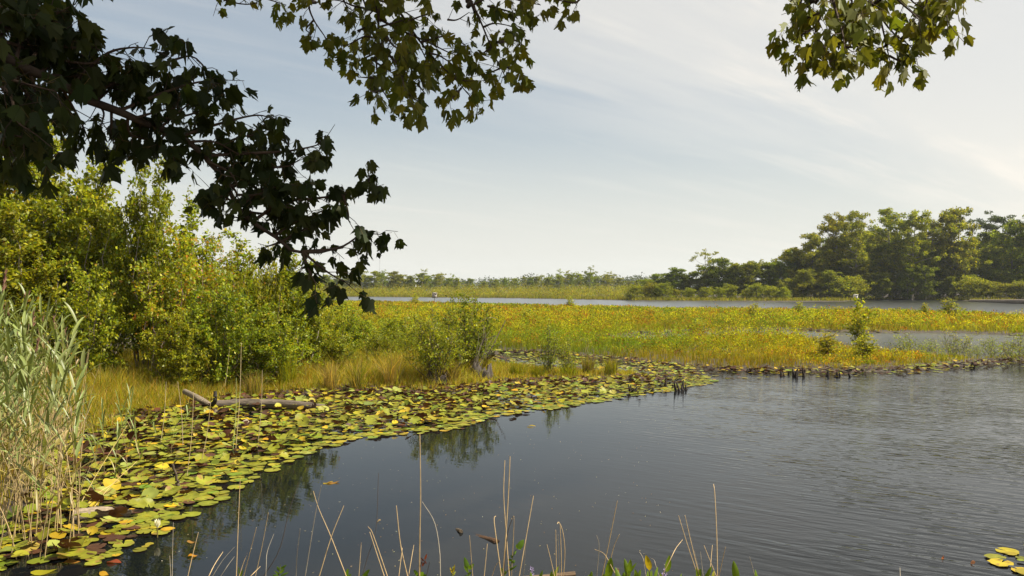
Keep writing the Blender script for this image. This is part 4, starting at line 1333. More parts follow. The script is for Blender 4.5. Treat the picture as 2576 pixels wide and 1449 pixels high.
def reed(Ht, nl, seed, dry=False, plume=False):
    r = np.random.default_rng(seed)
    root = thing('common_reed', 'reed', 'reed')
    st, lf = MB(), MB()
    bend = r.normal(size=2) * 0.1 * Ht
    n = 10
    t = np.linspace(0, 1, n)
    p = np.column_stack([bend[0] * t ** 2, bend[1] * t ** 2, t * Ht - 0.05])
    sc = np.array([np.array((0.34, 0.25, 0.11)) * (1 - a) + np.array((0.2, 0.24, 0.08)) * a for a in np.clip(t * 1.6 - 0.5, 0, 1)])
    if dry: sc = np.tile(np.array((0.38, 0.28, 0.14)), (n, 1)) * r.uniform(0.8, 1.15)
    tube(st, p, np.linspace(0.0055, 0.002, n), sc, 5)
    st.build('stem', M_twig, root)
    az = r.uniform(0, 6.28)
    for k in range(nl):
        h = (0.22 + 0.76 * k / max(1, nl - 1)) if not dry else r.uniform(0.3, 0.9)
        i = min(n - 2, int(h * (n - 1))); o = p[i] + (p[i + 1] - p[i]) * (h * (n - 1) - i)
        az += math.pi + r.normal() * 0.5
        L = r.uniform(0.34, 0.56) * (1.0 if h < 0.9 else 0.8) * (0.55 if dry else 1)
        el = math.radians(r.uniform(52, 76) if h > 0.5 else r.uniform(35, 68))
        hd = np.array([math.cos(az), math.sin(az), 0])
        q = np.linspace(0, 1, 8)
        droop = r.uniform(0.05, 0.45)
        path = o + hd * (math.cos(el) * L * q)[:, None] * (1 + 0.4 * q[:, None] * droop) + np.array([0, 0, 1.0]) * (math.sin(el) * L * q - droop * L * q ** 2.4)[:, None]
        side = np.array([-math.sin(az), math.cos(az), 0]) + r.normal(size=3) * 0.25
        c = np.array((0.205, 0.25, 0.068)) if not dry else np.array((0.4, 0.3, 0.13))
        if not dry and h < 0.4 and r.uniform() < 0.5: c = np.array((0.3, 0.26, 0.07))
        strip(lf, path, r.uniform(0.026, 0.04) * (0.6 if dry else 1), side, c * r.uniform(0.6, 1.0))
    if nl: lf.build('leaves', M_reed, root)
    if plume:
        pl = MB()
        for k in range(26):
            h = Ht - 0.05 + 0.0 + 0.2 * k / 26
            o = np.array([bend[0] * (h / Ht) ** 2, bend[1] * (h / Ht) ** 2, h - 0.04])
            a = r.uniform(0, 6.28)
            e = o + np.array([0.02 * math.cos(a), 0.02 * math.sin(a), 0.05]) + np.array([0.012, 0, 0])
            tube(pl, np.stack([o, e]), [0.004, 0.001], (0.2, 0.1, 0.07), 3)
        pl.build('plume', M_twig, root)
    return root


R_green = [reed(2.3, 12, 300 + i, plume=(i in (0, 3))) for i in range(5)]
R_dry = [reed(1.9, 2, 320 + i, True) for i in range(4)]
R_small = [reed(0.95, 7, 340 + i) for i in range(3)]
LB_G = 'tall green reed in the dense stand at the left edge'
LB_D = 'bare tan reed stem in the dense stand at the left edge'
top_at = lambda px: np.interp(px, [-200, 0, 45, 80, 140, 185, 210], [670, 672, 720, 745, 735, 835, 900])
cnt = 0
while cnt < 105:
    d = rr_.uniform(7.6, 14.2)
    px = rr_.uniform(-150, 185)
    if px > 110 and rr_.uniform() < 0.45: continue
    x = (px - XC) / F * d
    tp = top_at(px) + abs(rr_.normal()) * 95 + rr_.uniform(0, 40)
    z = max(-0.05, g1(x, d))
    ht = H - (tp - YC) / F * d - z
    if ht < 0.9 or ht > 3.1: continue
    place(R_green[cnt % 5], (x, d, z), rr_.uniform(0, 6.28), (1.05, 1.05, ht / 2.35), LB_G, 'green reeds at the left edge', (rr_.normal() * 0.03, 0.035 + rr_.normal() * 0.04))
    cnt += 1
cnt = 0
while cnt < 130:
    d = rr_.uniform(7.3, 13.5)
    px = rr_.uniform(-80, 205)
    x = (px - XC) / F * d
    z = max(-0.05, g1(x, d))
    ht = rr_.uniform(0.9, 2.0)
    if d < 9: ht *= 0.8
    place(R_dry[cnt % 4], (x, d, z), rr_.uniform(0, 6.28), (1, 1, ht / 1.9), LB_D, 'dry reed stems at the left edge', (rr_.normal() * 0.06, rr_.normal() * 0.07))
    cnt += 1
sm = [(222, 1100, 985), (242, 1150, 992), (262, 1190, 1010), (300, 1105, 1020), (330, 1120, 980), (322, 1200, 1000), (205, 1090, 985), (452, 1115, 1035), (430, 1150, 1060), (475, 1100, 1050), (355, 1180, 1040), (285, 1230, 1080), (240, 1265, 1100), (395, 1105, 1050)]
for k, (px, py, tp) in enumerate(sorted(sm)):
    x, y = W(px, py)
    ht = (py - tp) / F * y
    place(R_small[k % 3], (x, y, 0), rr_.uniform(0, 6.28), (0.62, 0.62, ht / 1.0), '%s small green reed from the left among the lily pads' % ORD[k], 'small reeds in the lily bed', (rr_.normal() * 0.05, 0.04 + rr_.normal() * 0.05))
# leaning broken reeds by the bleached log
for k, pts_ in enumerate([[(180, 1310, 9.0), (245, 1190, 9.3), (320, 1070, 9.6)], [(210, 1318, 8.8), (270, 1232, 9.1), (345, 1160, 9.4)], [(165, 1330, 8.8), (235, 1250, 9.0), (300, 1208, 9.3)]]):
    rod('broken_reed', [V(*q) for q in pts_], 0.006, 0.003, (0.5, 0.38, 0.15), '%s tan broken reed leaning right over the bleached log' % ['longest', 'middle', 'lowest'][k], 'reed', M_twig, 5, group='leaning reeds')
# thin stalks in the lily bed and on the left bank
for k, (bx, by, tx, ty, col, lab) in enumerate([
    (593, 1130, 607, 862, (0.42, 0.34, 0.18), 'very tall thin tan stalk standing in the lily bed'),
    (586, 1132, 594, 950, (0.3, 0.34, 0.12), 'green topped thin stalk just left of the very tall one'),
    (648, 1125, 660, 930, (0.3, 0.24, 0.15), 'thin pinkish stalk right of the very tall one'),
    (460, 1120, 447, 960, (0.34, 0.26, 0.16), 'thin grey stalk with a pale tip in the lily bed'),
    (470, 1200, 487, 985, (0.36, 0.28, 0.14), 'thin leaning stalk left of the driftwood'),
    (505, 1170, 530, 1010, (0.36, 0.28, 0.14), 'thin stalk leaning right before the driftwood'),
    (560, 1000, 578, 870, (0.42, 0.36, 0.2), 'pale dry stem behind the driftwood'),
    (372, 1000, 382, 900, (0.42, 0.36, 0.2), 'pale dry stem at the foot of the thicket'),
    (402, 1130, 418, 960, (0.36, 0.3, 0.16), 'thin curved stalk over the mud patch')]):
    a = np.array(gp(bx, by, 0.0)); b = V(tx, ty, a[1] + 0.15)
    rod('thin_stalk', [a, (a + b) / 2 + np.array([0.02, 0, 0]), b], 0.0055, 0.003, col, lab, 'stalk', M_twig, 5, n=8)

# ------------------------------------------------------------------ foreground stalks and plants
TAN, DK, GY = (0.5, 0.36, 0.19), (0.07, 0.055, 0.045), (0.3, 0.26, 0.2)
ST = [
    ([(433, 1460), (434, 1390), (436, 1314)], GY, 1), ([(430, 1460), (427, 1398)], GY, 1), ([(470, 1460), (485, 1395), (499, 1339)], TAN, 1), ([(520, 1460), (540, 1420), (561, 1388)], TAN, 1),
    ([(528, 1460), (560, 1410), (590, 1376)], GY, .7), ([(594, 1460), (598, 1350), (604, 1206)], TAN, 1.3), ([(600, 1455), (611, 1420), (620, 1398)], TAN, 1), ([(610, 1460), (626, 1400), (645, 1327)], TAN, 1.2),
    ([(640, 1460), (660, 1370), (675, 1290)], TAN, 1.2), ([(669, 1440), (672, 1390), (689, 1343)], GY, .7), ([(655, 1462), (702, 1385), (727, 1287), (752, 1212)], DK, 1.4), ([(744, 1460), (747, 1400), (755, 1330)], GY, 1),
    ([(766, 1460), (792, 1301), (808, 1222)], GY, 1.1), ([(800, 1460), (834, 1349), (865, 1272)], TAN, 1.5), ([(875, 1460), (832, 1349), (802, 1280), (788, 1235)], TAN, 1.2), ([(902, 1460), (909, 1365)], TAN, 1),
    ([(909, 1460), (925, 1400), (946, 1330), (952, 1190)], DK, 1), ([(978, 1460), (939, 1347), (926, 1325)], TAN, 1.6), ([(970, 1460), (930, 1338)], TAN, 1.4), ([(1028, 1462), (1008, 1372), (997, 1272)], TAN, 1.7),
    ([(1002, 1460), (1012, 1378)], TAN, 1.3), ([(1026, 1460), (1041, 1371)], TAN, 1), ([(1055, 1462), (1056, 1350), (1058, 1241), (1056, 1090)], TAN, 2.0), ([(1108, 1460), (1106, 1387), (1093, 1314), (1062, 1262)], GY, 1.2),
    ([(1075, 1440), (1081, 1413)], DK, 1), ([(1190, 1460), (1181, 1347)], TAN, 1), ([(1217, 1460), (1226, 1368)], TAN, 1), ([(1235, 1460), (1246, 1425), (1258, 1411)], TAN, .9), ([(1263, 1462), (1247, 1345), (1243, 1306), (1247, 1298)], TAN, 1.4),
    ([(1264, 1462), (1272, 1353), (1279, 1241), (1283, 1148)], TAN, 2.0), ([(1282, 1462), (1272, 1324), (1267, 1241), (1270, 1158)], TAN, 1.5), ([(1266, 1462), (1276, 1349), (1291, 1298)], DK, 1.6), ([(1286, 1462), (1290, 1380), (1293, 1303), (1287, 1306)], TAN, 1.1),
    ([(1304, 1462), (1324, 1349), (1342, 1247)], TAN, 1.5), ([(1316, 1462), (1324, 1345)], GY, 1), ([(1395, 1450), (1386, 1410), (1376, 1370)], TAN, .9), ([(1400, 1455), (1398, 1333)], TAN, 1.1), ([(1407, 1455), (1404, 1345)], GY, 1),
    ([(1412, 1455), (1412, 1400), (1409, 1320)], TAN, 1.1), ([(1417, 1455), (1421, 1385), (1415, 1335), (1406, 1314), (1402, 1318)], TAN, 1.2), ([(1500, 1460), (1507, 1376), (1501, 1347)], GY, 1), ([(1512, 1462), (1536, 1345), (1553, 1260)], TAN, 1.6),
    ([(1526, 1460), (1542, 1383), (1558, 1344)], TAN, 1.3), ([(1546, 1440), (1521, 1395), (1496, 1382)], TAN, 1), ([(1622, 1430), (1618, 1405), (1609, 1389)], GY, .8), ([(1652, 1430), (1646, 1410), (1638, 1404)], GY, .8),
    ([(1680, 1420), (1700, 1380), (1717, 1358)], TAN, .9), ([(1756, 1450), (1728, 1366), (1707, 1297)], TAN, 1.3), ([(1757, 1440), (1738, 1362), (1723, 1296)], TAN, 1.2), ([(1770, 1460), (1762, 1388)], GY, .9), ([(1759, 1440), (1747, 1387)], GY, .8),
    ([(1800, 1445), (1771, 1372)], TAN, 1), ([(1785, 1450), (1792, 1371)], TAN, 1), ([(1805, 1462), (1803, 1345), (1798, 1241), (1795, 1218)], TAN, 1.5), ([(1806, 1462), (1825, 1376)], TAN, 1.2), ([(1900, 1455), (1886, 1401)], GY, .9),
    ([(2265, 1460), (2264, 1428)], GY, .8), ([(555, 1450), (575, 1420), (590, 1400)], GY, .7), ([(620, 1460), (640, 1440), (655, 1425)], TAN, 1)]
ST.sort(key=lambda q: q[0][-1][0])
rf = np.random.default_rng(31)
for k, (pp, col, thick) in enumerate(ST):
    d = rf.uniform(5.6, 6.3)
    top = pp[-1][1]
    look = 'dark' if col is DK else ('grey' if col is GY else 'tan')
    size = 'tall' if top < 1260 else ('short' if top > 1370 else 'medium')
    bx, by = pp[0]
    p0 = V(bx, by, d); p1 = V(*pp[1], d)
    gnd = g1(p0[0], d) - 0.03
    root_pt = p0 + (p0 - p1) / max(1e-6, (p1 - p0)[2]) * (p0[2] - gnd)
    dd_ = np.linspace(0, rf.normal() * 0.12, len(pp))
    path = [root_pt] + [V(a, b, d + e) for (a, b), e in zip(pp, dd_)]
    o = rod('dry_stalk', path, 0.0021 * thick + 0.0009, 0.0011 * thick + 0.0006, np.array(col) * rf.uniform(0.85, 1.15), '%s %s dry stalk, %s from the left in the foreground row' % (size, look, ORD[k]), 'stalk', M_twig, 6, n=16, group='dry stalks on the near bank')


def leaf_blade(mb, base, tip, wd, col, side, bow=0.0, fold=0.2, broad=0.45, n=9):
    """Broad pointed leaf from base to tip."""
    t = np.linspace(0, 1, n)
    p = base + (tip - base) * t[:, None] + np.array([0, -1.0, 0.0]) * (bow * np.sin(np.pi * t))[:, None]
    w = wd * (np.clip(t, 0, 1) ** 0.45) * np.clip(1 - t, 0, 1) ** 0.75 * 1.9
    tg = unit(np.gradient(p, axis=0))
    s = unit(np.broadcast_to(side, p.shape) - tg * (tg * side).sum(-1, keepdims=True))
    nn = np.cross(tg, s)
    v = np.stack([p - s * w[:, None] / 2 + nn * w[:, None] * fold, p, p + s * w[:, None] / 2 + nn * w[:, None] * fold], 1).reshape(-1, 3)
    f = []
    for i in range(n - 1):
        a = i * 3
        f += [(a, a + 1, a + 4, a + 3), (a + 1, a + 2, a + 5, a + 4)]
    cc = np.tile(np.array(col), (len(v), 1)) * rf.uniform(0.9, 1.1, (len(v), 1))
    cc[1::3] *= 1.15
    mb.add(v, f, cc)


PG, PY = (0.105, 0.165, 0.014), (0.3, 0.24, 0.02)
# pickerelweed: each plant a stalk and one upright arrow leaf
PK = [(1489, 1436, 1455, PG, .5), (1537, 1401, 1441, PG, .3), (1552, 1436, 1455, PG, -.2), (1586, 1406, 1432, PG, .4), (1571, 1404, 1435, PG, -.4), (1602, 1415, 1442, PG, 1.2), (1612, 1432, 1450, PG, 1.0),
      (1625, 1396, 1426, PY, -.5), (1556, 1432, 1452, (0.3, 0.15, 0.02), .2), (1570, 1438, 1458, PG, .1), (1600, 1440, 1458, PG, .8), (1630, 1435, 1456, PG, .1), (1655, 1425, 1450, PG, .6), (1684, 1396, 1428, PG, .3),
      (1752, 1426, 1452, PG, -.3), (1762, 1430, 1455, PG, .3), (1790, 1424, 1450, PG, .6), (1797, 1434, 1455, (0.2, 0.2, 0.02), .6), (1845, 1410, 1445, PG, -.3), (1900, 1432, 1455, PG, -.4), (1715, 1442, 1458, PG, .6),
      (1405, 1424, 1452, (0.16, 0.2, 0.015), .7), (1365, 1434, 1452, PG, .9), (1335, 1438, 1455, PG, -.2), (1388, 1436, 1455, PG, .2)]
PK += [(px + q, ty + 6, ty + 34, PG, a) for px, ty, q, a in ((1545, 1420, 3, -.6), (1580, 1415, 5, .5), (1595, 1425, 2, -.3), (1640, 1428, 0, .5), (1660, 1434, 0, -.4), (1520, 1436, 0, .3), (1775, 1436, 0, -.5), (1810, 1440, 0, .4), (1480, 1440, 0, -.5))]
PK.sort()
for k, (px, ty, by, col, ang) in enumerate(PK):
    d = rf.uniform(5.7, 6.2)
    tip = V(px, ty, d)
    hgt = (by - ty) / F * d * 1.45
    base = tip + np.array([-ang * hgt * 0.5, rf.normal() * 0.02, -hgt])
    g0 = np.array([base[0] - ang * 0.05, d, g1(base[0], d) - 0.02])
    r = thing('pickerelweed', '%s%s pickerelweed leaf, %s from the left along the bottom edge' % ('yellowing ' if col is not PG else 'upright green ', 'pointed', ORD[k]), 'water plant', tuple(g0), 'pickerelweed along the bottom edge')
    mb = MB(); tube(mb, smooth_path([g0 - g0, (base - g0) * 0.55 + np.array([0, 0, 0.02]), base - g0], 7), 0.005, (0.17, 0.21, 0.03), 5); mb.build('stalk', M_reed, r)
    fa = rf.uniform(-0.8, 0.8)
    mb = MB(); leaf_blade(mb, base - g0, tip - g0, hgt * rf.uniform(0.36, 0.46), col, np.array([math.cos(fa), math.sin(fa), 0.0]), 0.01, 0.22); mb.build('leaf', M_maple, r)
# purple flower spikes
for px, py, lab in [(1338, 1440, 'purple pickerelweed flower spike left of the brown pole'), (1671, 1448, 'purple flower spike at the bottom edge among the pointed leaves')]:
    d = 6.0
    c0 = V(px, py, d); gg = np.array([c0[0], d, g1(c0[0], d)])
    r = thing('flower_spike', lab, 'flower', tuple(gg))
    mb = MB(); tube(mb, [(0, 0, 0), c0 - gg - np.array([0, 0, 0.03])], 0.004, (0.15, 0.2, 0.03), 5); mb.build('stalk', M_reed, r)
    mb = MB()
    q = rf.normal(size=(60, 3)) * np.array([0.008, 0.008, 0.018]) + (c0 - gg)
    leaves(mb, q, rf.normal(size=(60, 3)), rf.normal(size=(60, 3)), [0.012], [0.009], np.tile(np.array([(0.32, 0.26, 0.5)]), (60, 1)) * rf.uniform(0.6, 1.2, (60, 1)))
    mb.build('florets', M_petal, r)


def sprig(path, leafs, label, name='leafy_sprig', stem=(0.1, 0.12, 0.03)):
    d = 6.0
    P = [V(a, b, d) for a, b in path]
    gg = np.array([P[0][0], d, g1(P[0][0], d)])
    r = thing(name, label, 'plant', tuple(gg))
    mb = MB(); tube(mb, smooth_path([gg - gg] + [q - gg for q in P], 10), np.linspace(0.005, 0.002, 10), stem, 5); mb.build('stem', M_twig, r)
    mb = MB()
    for (x0, y0, x1, y1, wpx, col) in leafs:
        fa = rf.uniform(-0.6, 0.6)
        a, b = V(x0, y0, d + rf.normal() * 0.02), V(x1, y1, d + rf.normal() * 0.04)
        ax = unit(b - a)
        sd = np.cross(ax, np.array([0, -1.0, 0])) + np.array([0, fa, 0])
        leaf_blade(mb, a - gg, b - gg, wpx / F * d, col, sd, 0.006, 0.15)
    mb.build('leaves', M_maple, r)


SG = (0.07, 0.13, 0.012)
sprig([(1180, 1455), (1178, 1440), (1177, 1428)], [(1177, 1430, 1168, 1401, 14, SG), (1178, 1432, 1192, 1418, 12, SG), (1178, 1442, 1167, 1423, 10, SG), (1177, 1448, 1186, 1438, 9, SG), (1178, 1450, 1168, 1449, 9, SG)], 'dark green leafy sprig with paired leaves at the bottom centre')
sprig([(1136, 1455), (1138, 1440), (1139, 1430)], [(1138, 1444, 1132, 1427, 7, PY), (1139, 1440, 1144, 1420, 7, PY), (1138, 1448, 1146, 1437, 6, (0.2, 0.22, 0.02)), (1139, 1434, 1140, 1425, 5, (0.2, 0.22, 0.02))], 'small yellow green sprig left of the dark leafy sprig')
sprig([(1052, 1460), (1052, 1450)], [(1052, 1450, 1040, 1434, 16, SG), (1053, 1450, 1066, 1440, 15, SG), (1052, 1452, 1074, 1446, 12, SG)], 'broad dark leaves at the foot of the tallest stalk')
sprig([(1262, 1455), (1280, 1436), (1288, 1410), (1294, 1388), (1305, 1378)], [(1303, 1380, 1318, 1357, 18, SG), (1303, 1381, 1299, 1369, 9, SG), (1304, 1382, 1311, 1381, 8, SG), (1292, 1396, 1300, 1386, 8, SG), (1288, 1412, 1279, 1406, 9, SG),
       (1287, 1416, 1296, 1409, 9, SG), (1284, 1424, 1276, 1419, 8, SG), (1280, 1436, 1301, 1422, 8, SG), (1272, 1446, 1260, 1428, 12, SG), (1270, 1448, 1262, 1440, 10, SG), (1290, 1402, 1284, 1396, 7, SG)], 'climbing leafy vine on the tallest pair of stalks', 'climbing_vine')
sprig([(700, 1458), (703, 1440), (706, 1420)], [(703, 1446, 690, 1436, 9, SG), (704, 1444, 716, 1430, 9, SG), (705, 1436, 697, 1425, 8, SG), (706, 1432, 721, 1421, 8, SG), (705, 1450, 726, 1440, 8, SG), (702, 1450, 686, 1446, 9, SG)], 'feathery green weed at the bottom left of the stalks', 'green_weed')
sprig([(600, 1458), (604, 1440)], [(602, 1452, 600, 1425, 8, PG), (603, 1452, 612, 1432, 7, PG)], 'pair of green blades at the foot of a tan stalk', 'green_weed')
sprig([(868, 1458), (870, 1450)], [(869, 1455, 876, 1430, 11, SG), (870, 1456, 884, 1444, 8, SG)], 'short green leaf clump between crossed stalks', 'green_weed')
sprig([(912, 1458), (914, 1450)], [(913, 1452, 930, 1432, 11, SG), (914, 1454, 926, 1446, 8, SG)], 'dark green leaf clump right of the crossed stalks', 'green_weed')
sprig([(1058, 1425), (1068, 1418), (1070, 1408)], [(1068, 1408, 1074, 1393, 6, (0.1, 0.025, 0.015)), (1066, 1412, 1058, 1402, 5, (0.1, 0.025, 0.015)), (1066, 1415, 1062, 1425, 6, (0.08, 0.02, 0.012)), (1068, 1410, 1073, 1418, 5, (0.08, 0.02, 0.012))], 'withered red brown leaf caught on the tallest stalk', 'withered_sprig', (0.08, 0.03, 0.02))

# ------------------------------------------------------------------ overhanging maples
rm_ = np.random.default_rng(99)
HALF = np.array([(0.0, 0.0), (-0.07, 0.10), (-0.03, 0.21), (0.05, 0.31), (0.13, 0.29), (0.19, 0.30), (0.26, 0.37), (0.34, 0.38), (0.45, 0.46), (0.66, 0.52), (0.59, 0.44), (0.58, 0.38), (0.54, 0.33), (0.54, 0.27),
                 (0.63, 0.29), (0.71, 0.25), (0.76, 0.17), (0.86, 0.12), (1.0, 0.0), (0.75, 0.0), (0.5, 0.0), (0.25, 0.0)])


def maple_leaves(mb, pos, d, nrm, L, col):
    n = len(pos)
    d = unit(d); s = unit(np.cross(d, nrm)); up = np.cross(s, d)
    m = len(HALF)
    for sg in (1, -1):
        fold = rm_.uniform(0.0, 0.9, (n, 1)); curl = rm_.uniform(-0.05, 0.5, (n, 1)); wv = rm_.uniform(0, 6, (n, 1))
        jx = 1 + rm_.normal(size=(n, m)) * 0.05
        uu = HALF[None, :, 0] * jx; vv = HALF[None, :, 1] * jx * sg * rm_.uniform(0.85, 1.05, (n, 1))
        z = fold * np.abs(vv) - curl * uu ** 2 - 0.35 * np.abs(vv) ** 2 + 0.04 * np.sin(9 * uu + wv)
        P = pos[:, None, :] + L[:, None, None] * (d[:, None, :] * uu[..., None] + s[:, None, :] * vv[..., None] + up[:, None, :] * z[..., None])
        f = np.arange(n * m).reshape(n, m)
        if sg < 0: f = f[:, ::-1]
        cc = np.repeat(col, m, axis=0)
        mb.add(P.reshape(-1, 3), f, cc)


def maple(name_label, limb_paths, twigs, leafL, dens, palette, wts, trunk, canopy, subl, face=1.0, hang=1.0):
    """limb_paths: thick boughs (world points, r0, r1); twigs: world polylines carrying leaves."""
    x0, y0 = trunk[0][0], trunk[0][1]
    r = thing('maple_tree', name_label, 'maple', (x0, y0, g1(x0, y0)))
    O = np.array(r.location)
    wood, lf = MB(), MB()
    bc = np.array((0.055, 0.04, 0.031))
    tube(wood, smooth_path(trunk, 14) - O, np.linspace(0.2, 0.09, 14), bc, 12)
    for pts_, r0, r1 in limb_paths:
        p = smooth_path(pts_, 26)
        p[1:-1] += rm_.normal(size=(24, 3)) * 0.006
        tube(wood, p - O, np.linspace(r0, r1, 26), bc * 0.9, 8)
    P, D, Nn = [], [], []
    for tw in twigs:
        p = smooth_path(tw, 14)
        ln = np.linalg.norm(np.diff(p, axis=0), axis=1).sum()
        tube(wood, p - O, np.linspace(0.0055 + 0.004 * min(1, ln), 0.0018, 14), bc * np.array([1.1, 1.0, 0.9]), 5)
        ns = max(2, int(ln / subl))
        for k in range(ns + 1):
            t = 0.12 + 0.88 * (k + rm_.uniform(-0.3, 0.3)) / max(1, ns)
            t = min(max(t, 0.05), 0.999)
            i = min(12, int(t * 13)); o = p[i] + (p[i + 1] - p[i]) * (t * 13 - i)
            tg = unit(p[min(13, i + 1)] - p[i])
            sd = unit(np.cross(tg, rm_.normal(size=3)) + tg * 0.7 + np.array([0, 0, -0.15]))
            sl = rm_.uniform(0.03, 0.13)
            e = o + sd * sl
            tube(wood, np.stack([o, (o + e) / 2 + rm_.normal(size=3) * 0.005, e]) - O, [0.002, 0.0016, 0.0012], bc, 3)
            for z in range(dens if k < ns else dens + 2):
                b = o + (e - o) * rm_.uniform(0.3, 1.0)
                pd = unit(sd * 0.5 + rm_.normal(size=3) * 0.7 + np.array([0, 0, -0.3 * hang]))
                q = b + pd * rm_.uniform(0.02, 0.05)
                tube(wood, np.stack([b, q]) - O, [0.0009, 0.0007], np.array((0.13, 0.09, 0.03)), 3)
                P.append(q)
                D.append(pd * 0.35 + np.array([0, 0, -1.0 * hang]) + rm_.normal(size=3) * 0.42)
                Nn.append(np.array([0, -1.0 * face * rm_.choice([1, -1]), 0.35]) + rm_.normal(size=3) * 0.75)
    P, D, Nn = np.array(P), np.array(D), np.array(Nn)
    n = len(P)
    maple_leaves(lf, P - O, D, Nn, leafL * np.clip(rm_.normal(0.95, 0.22, n), 0.45, 1.4), pal(rm_, n, palette, wts, 0.15))
    wood.build('limb', M_bark, r)  # this mesh also holds the unseen trunk, out of frame
    lf.build('foliage', M_maple, r)
    if canopy is not None:
        cb = MB()
        c0, sz, nn_ = canopy
        q = np.array(c0) + rm_.uniform(-1, 1, (nn_, 3)) * np.array(sz) - O
        leaves(cb, q, rm_.normal(size=(nn_, 3)) + np.array([0, 0, -0.5]), rm_.normal(size=(nn_, 3)) * 0.6 + np.array([0, 0, 1]), [0.13], [0.11], pal(rm_, nn_, palette, wts))
        cb.build('crown', M_maple, r)
    return r


MPG_SHADE = [(0.027, 0.040, 0.010), (0.040, 0.052, 0.010), (0.018, 0.028, 0.008)]  # left maple leaf colours, darkened to put the limb's shade into the tint
lx = lambda px, py: (px - max(0, px - 500) * 0.045, py - max(0, py - 300) * 0.05)
# left maple: limb slanting down across the upper left
dep = lambda px: np.interp(px, [-200, 0, 300, 600, 1000], [2.35, 2.5, 2.85, 3.2, 3.55])
jd = lambda: rm_.normal() * 0.13
def tw(pts_):
    o = jd()
    return [V(*lx(px, py), dep(px) + o * i / max(1, len(pts_) - 1)) for i, (px, py) in enumerate(pts_)]
main = [(-420, -60), (-150, 60), (0, 134), (70, 172), (215, 242), (300, 279), (354, 309), (456, 344), (510, 397), (553, 430), (607, 532), (644, 569), (714, 626), (773, 650), (838, 647), (880, 640)]
LT = [[(70, 172), (90, 240), (60, 330), (55, 370)], [(-60, -40), (40, 20), (120, 40), (190, 10)], [(-60, 60), (80, 80), (180, 95), (225, 100)], [(-40, 120), (30, 60), (60, -20)], [(-80, 180), (20, 230), (40, 300), (90, 340)],
      [(100, 185), (150, 130), (170, 60)], [(170, 225), (260, 140), (330, 120), (400, 125)], [(215, 242), (330, 190), (440, 150), (490, 145), (540, 200)], [(300, 279), (420, 230), (510, 205), (545, 215)],
      [(150, 210), (200, 300), (225, 360)], [(280, 275), (280, 330), (285, 365)], [(354, 309), (350, 360)], [(354, 309), (470, 290), (540, 265)], [(456, 344), (560, 310), (650, 290), (700, 300)], [(456, 344), (465, 385)],
      [(510, 397), (600, 350), (680, 340)], [(510, 397), (640, 390), (730, 385), (800, 372), (825, 362)], [(553, 430), (640, 430), (730, 425), (760, 410)], [(607, 532), (565, 505), (525, 510)], [(607, 532), (680, 480), (745, 480), (775, 488)],
      [(644, 569), (720, 520), (800, 510), (880, 500), (930, 480), (952, 462)], [(880, 500), (893, 545), (895, 570)], [(644, 569), (575, 555)], [(714, 626), (780, 590), (830, 565)], [(773, 650), (870, 640), (930, 605), (980, 605)],
      [(773, 650), (820, 690), (855, 715), (885, 730)], [(773, 650), (790, 700), (808, 735)], [(714, 626), (670, 640)], [(-20, 220), (0, 300), (10, 370)], [(-60, 280), (-10, 330), (-5, 380)], [(0, 134), (40, 190), (100, 290), (110, 350)],
      [(240, 255), (300, 210), (380, 190)], [(400, 325), (440, 290), (500, 240)], [(520, 410), (580, 440), (600, 470)], [(580, 480), (640, 460), (700, 450)], [(620, 545), (680, 550), (740, 545)], [(-120, 0), (-40, 20), (60, 10)],
      [(120, 190), (200, 190), (270, 180)], [(60, 165), (130, 110), (230, 150)], [(40, 150), (60, 100), (130, 80)], [(-40, 250), (60, 260), (110, 250)], [(-50, 40), (50, 40), (110, 0)], [(-60, 330), (20, 340), (60, 350)], [(0, 100), (90, 130), (170, 150)], [(-60, 0), (20, -10), (90, -20)], [(-60, 90), (10, 120), (60, 110)], [(-40, 60), (60, 50), (150, 30)], [(-60, 140), (30, 170), (90, 200)], [(-60, 200), (0, 200), (60, 260)], [(100, 100), (180, 120), (240, 110)], [(-20, 290), (40, 310), (80, 370)],
      [(150, 150), (220, 160), (300, 150)], [(220, 240), (260, 280), (250, 330)], [(320, 290), (330, 340), (400, 360)], [(420, 330), (400, 370), (430, 390)], [(700, 610), (740, 580), (780, 560)], [(660, 560), (700, 530), (770, 540)], [(600, 500), (650, 500), (700, 480)],
      [(-30, 180), (60, 210), (140, 230)], [(330, 300), (400, 280), (450, 270)], [(470, 360), (540, 360), (600, 390)], [(560, 445), (600, 500), (560, 530)]]
trunkL = [(-3.6, 1.2, 0), (-3.55, 1.25, 2.0), (-3.4, 1.35, 4.0), (-3.1, 1.5, 6.0)]
maple('dark shaded maple with a leafy limb slanting down from the upper left', [([np.array((-3.45, 1.3, 3.2))] + [V(*lx(px, py), dep(px)) for px, py in main], 0.021, 0.004)] , [tw(t) for t in LT], 0.062, 2, MPG_SHADE, [4, 3, 3], trunkL,
      ((0.1, 3.1, 6.3), (2.6, 1.7, 0.75), 14000), 0.036)
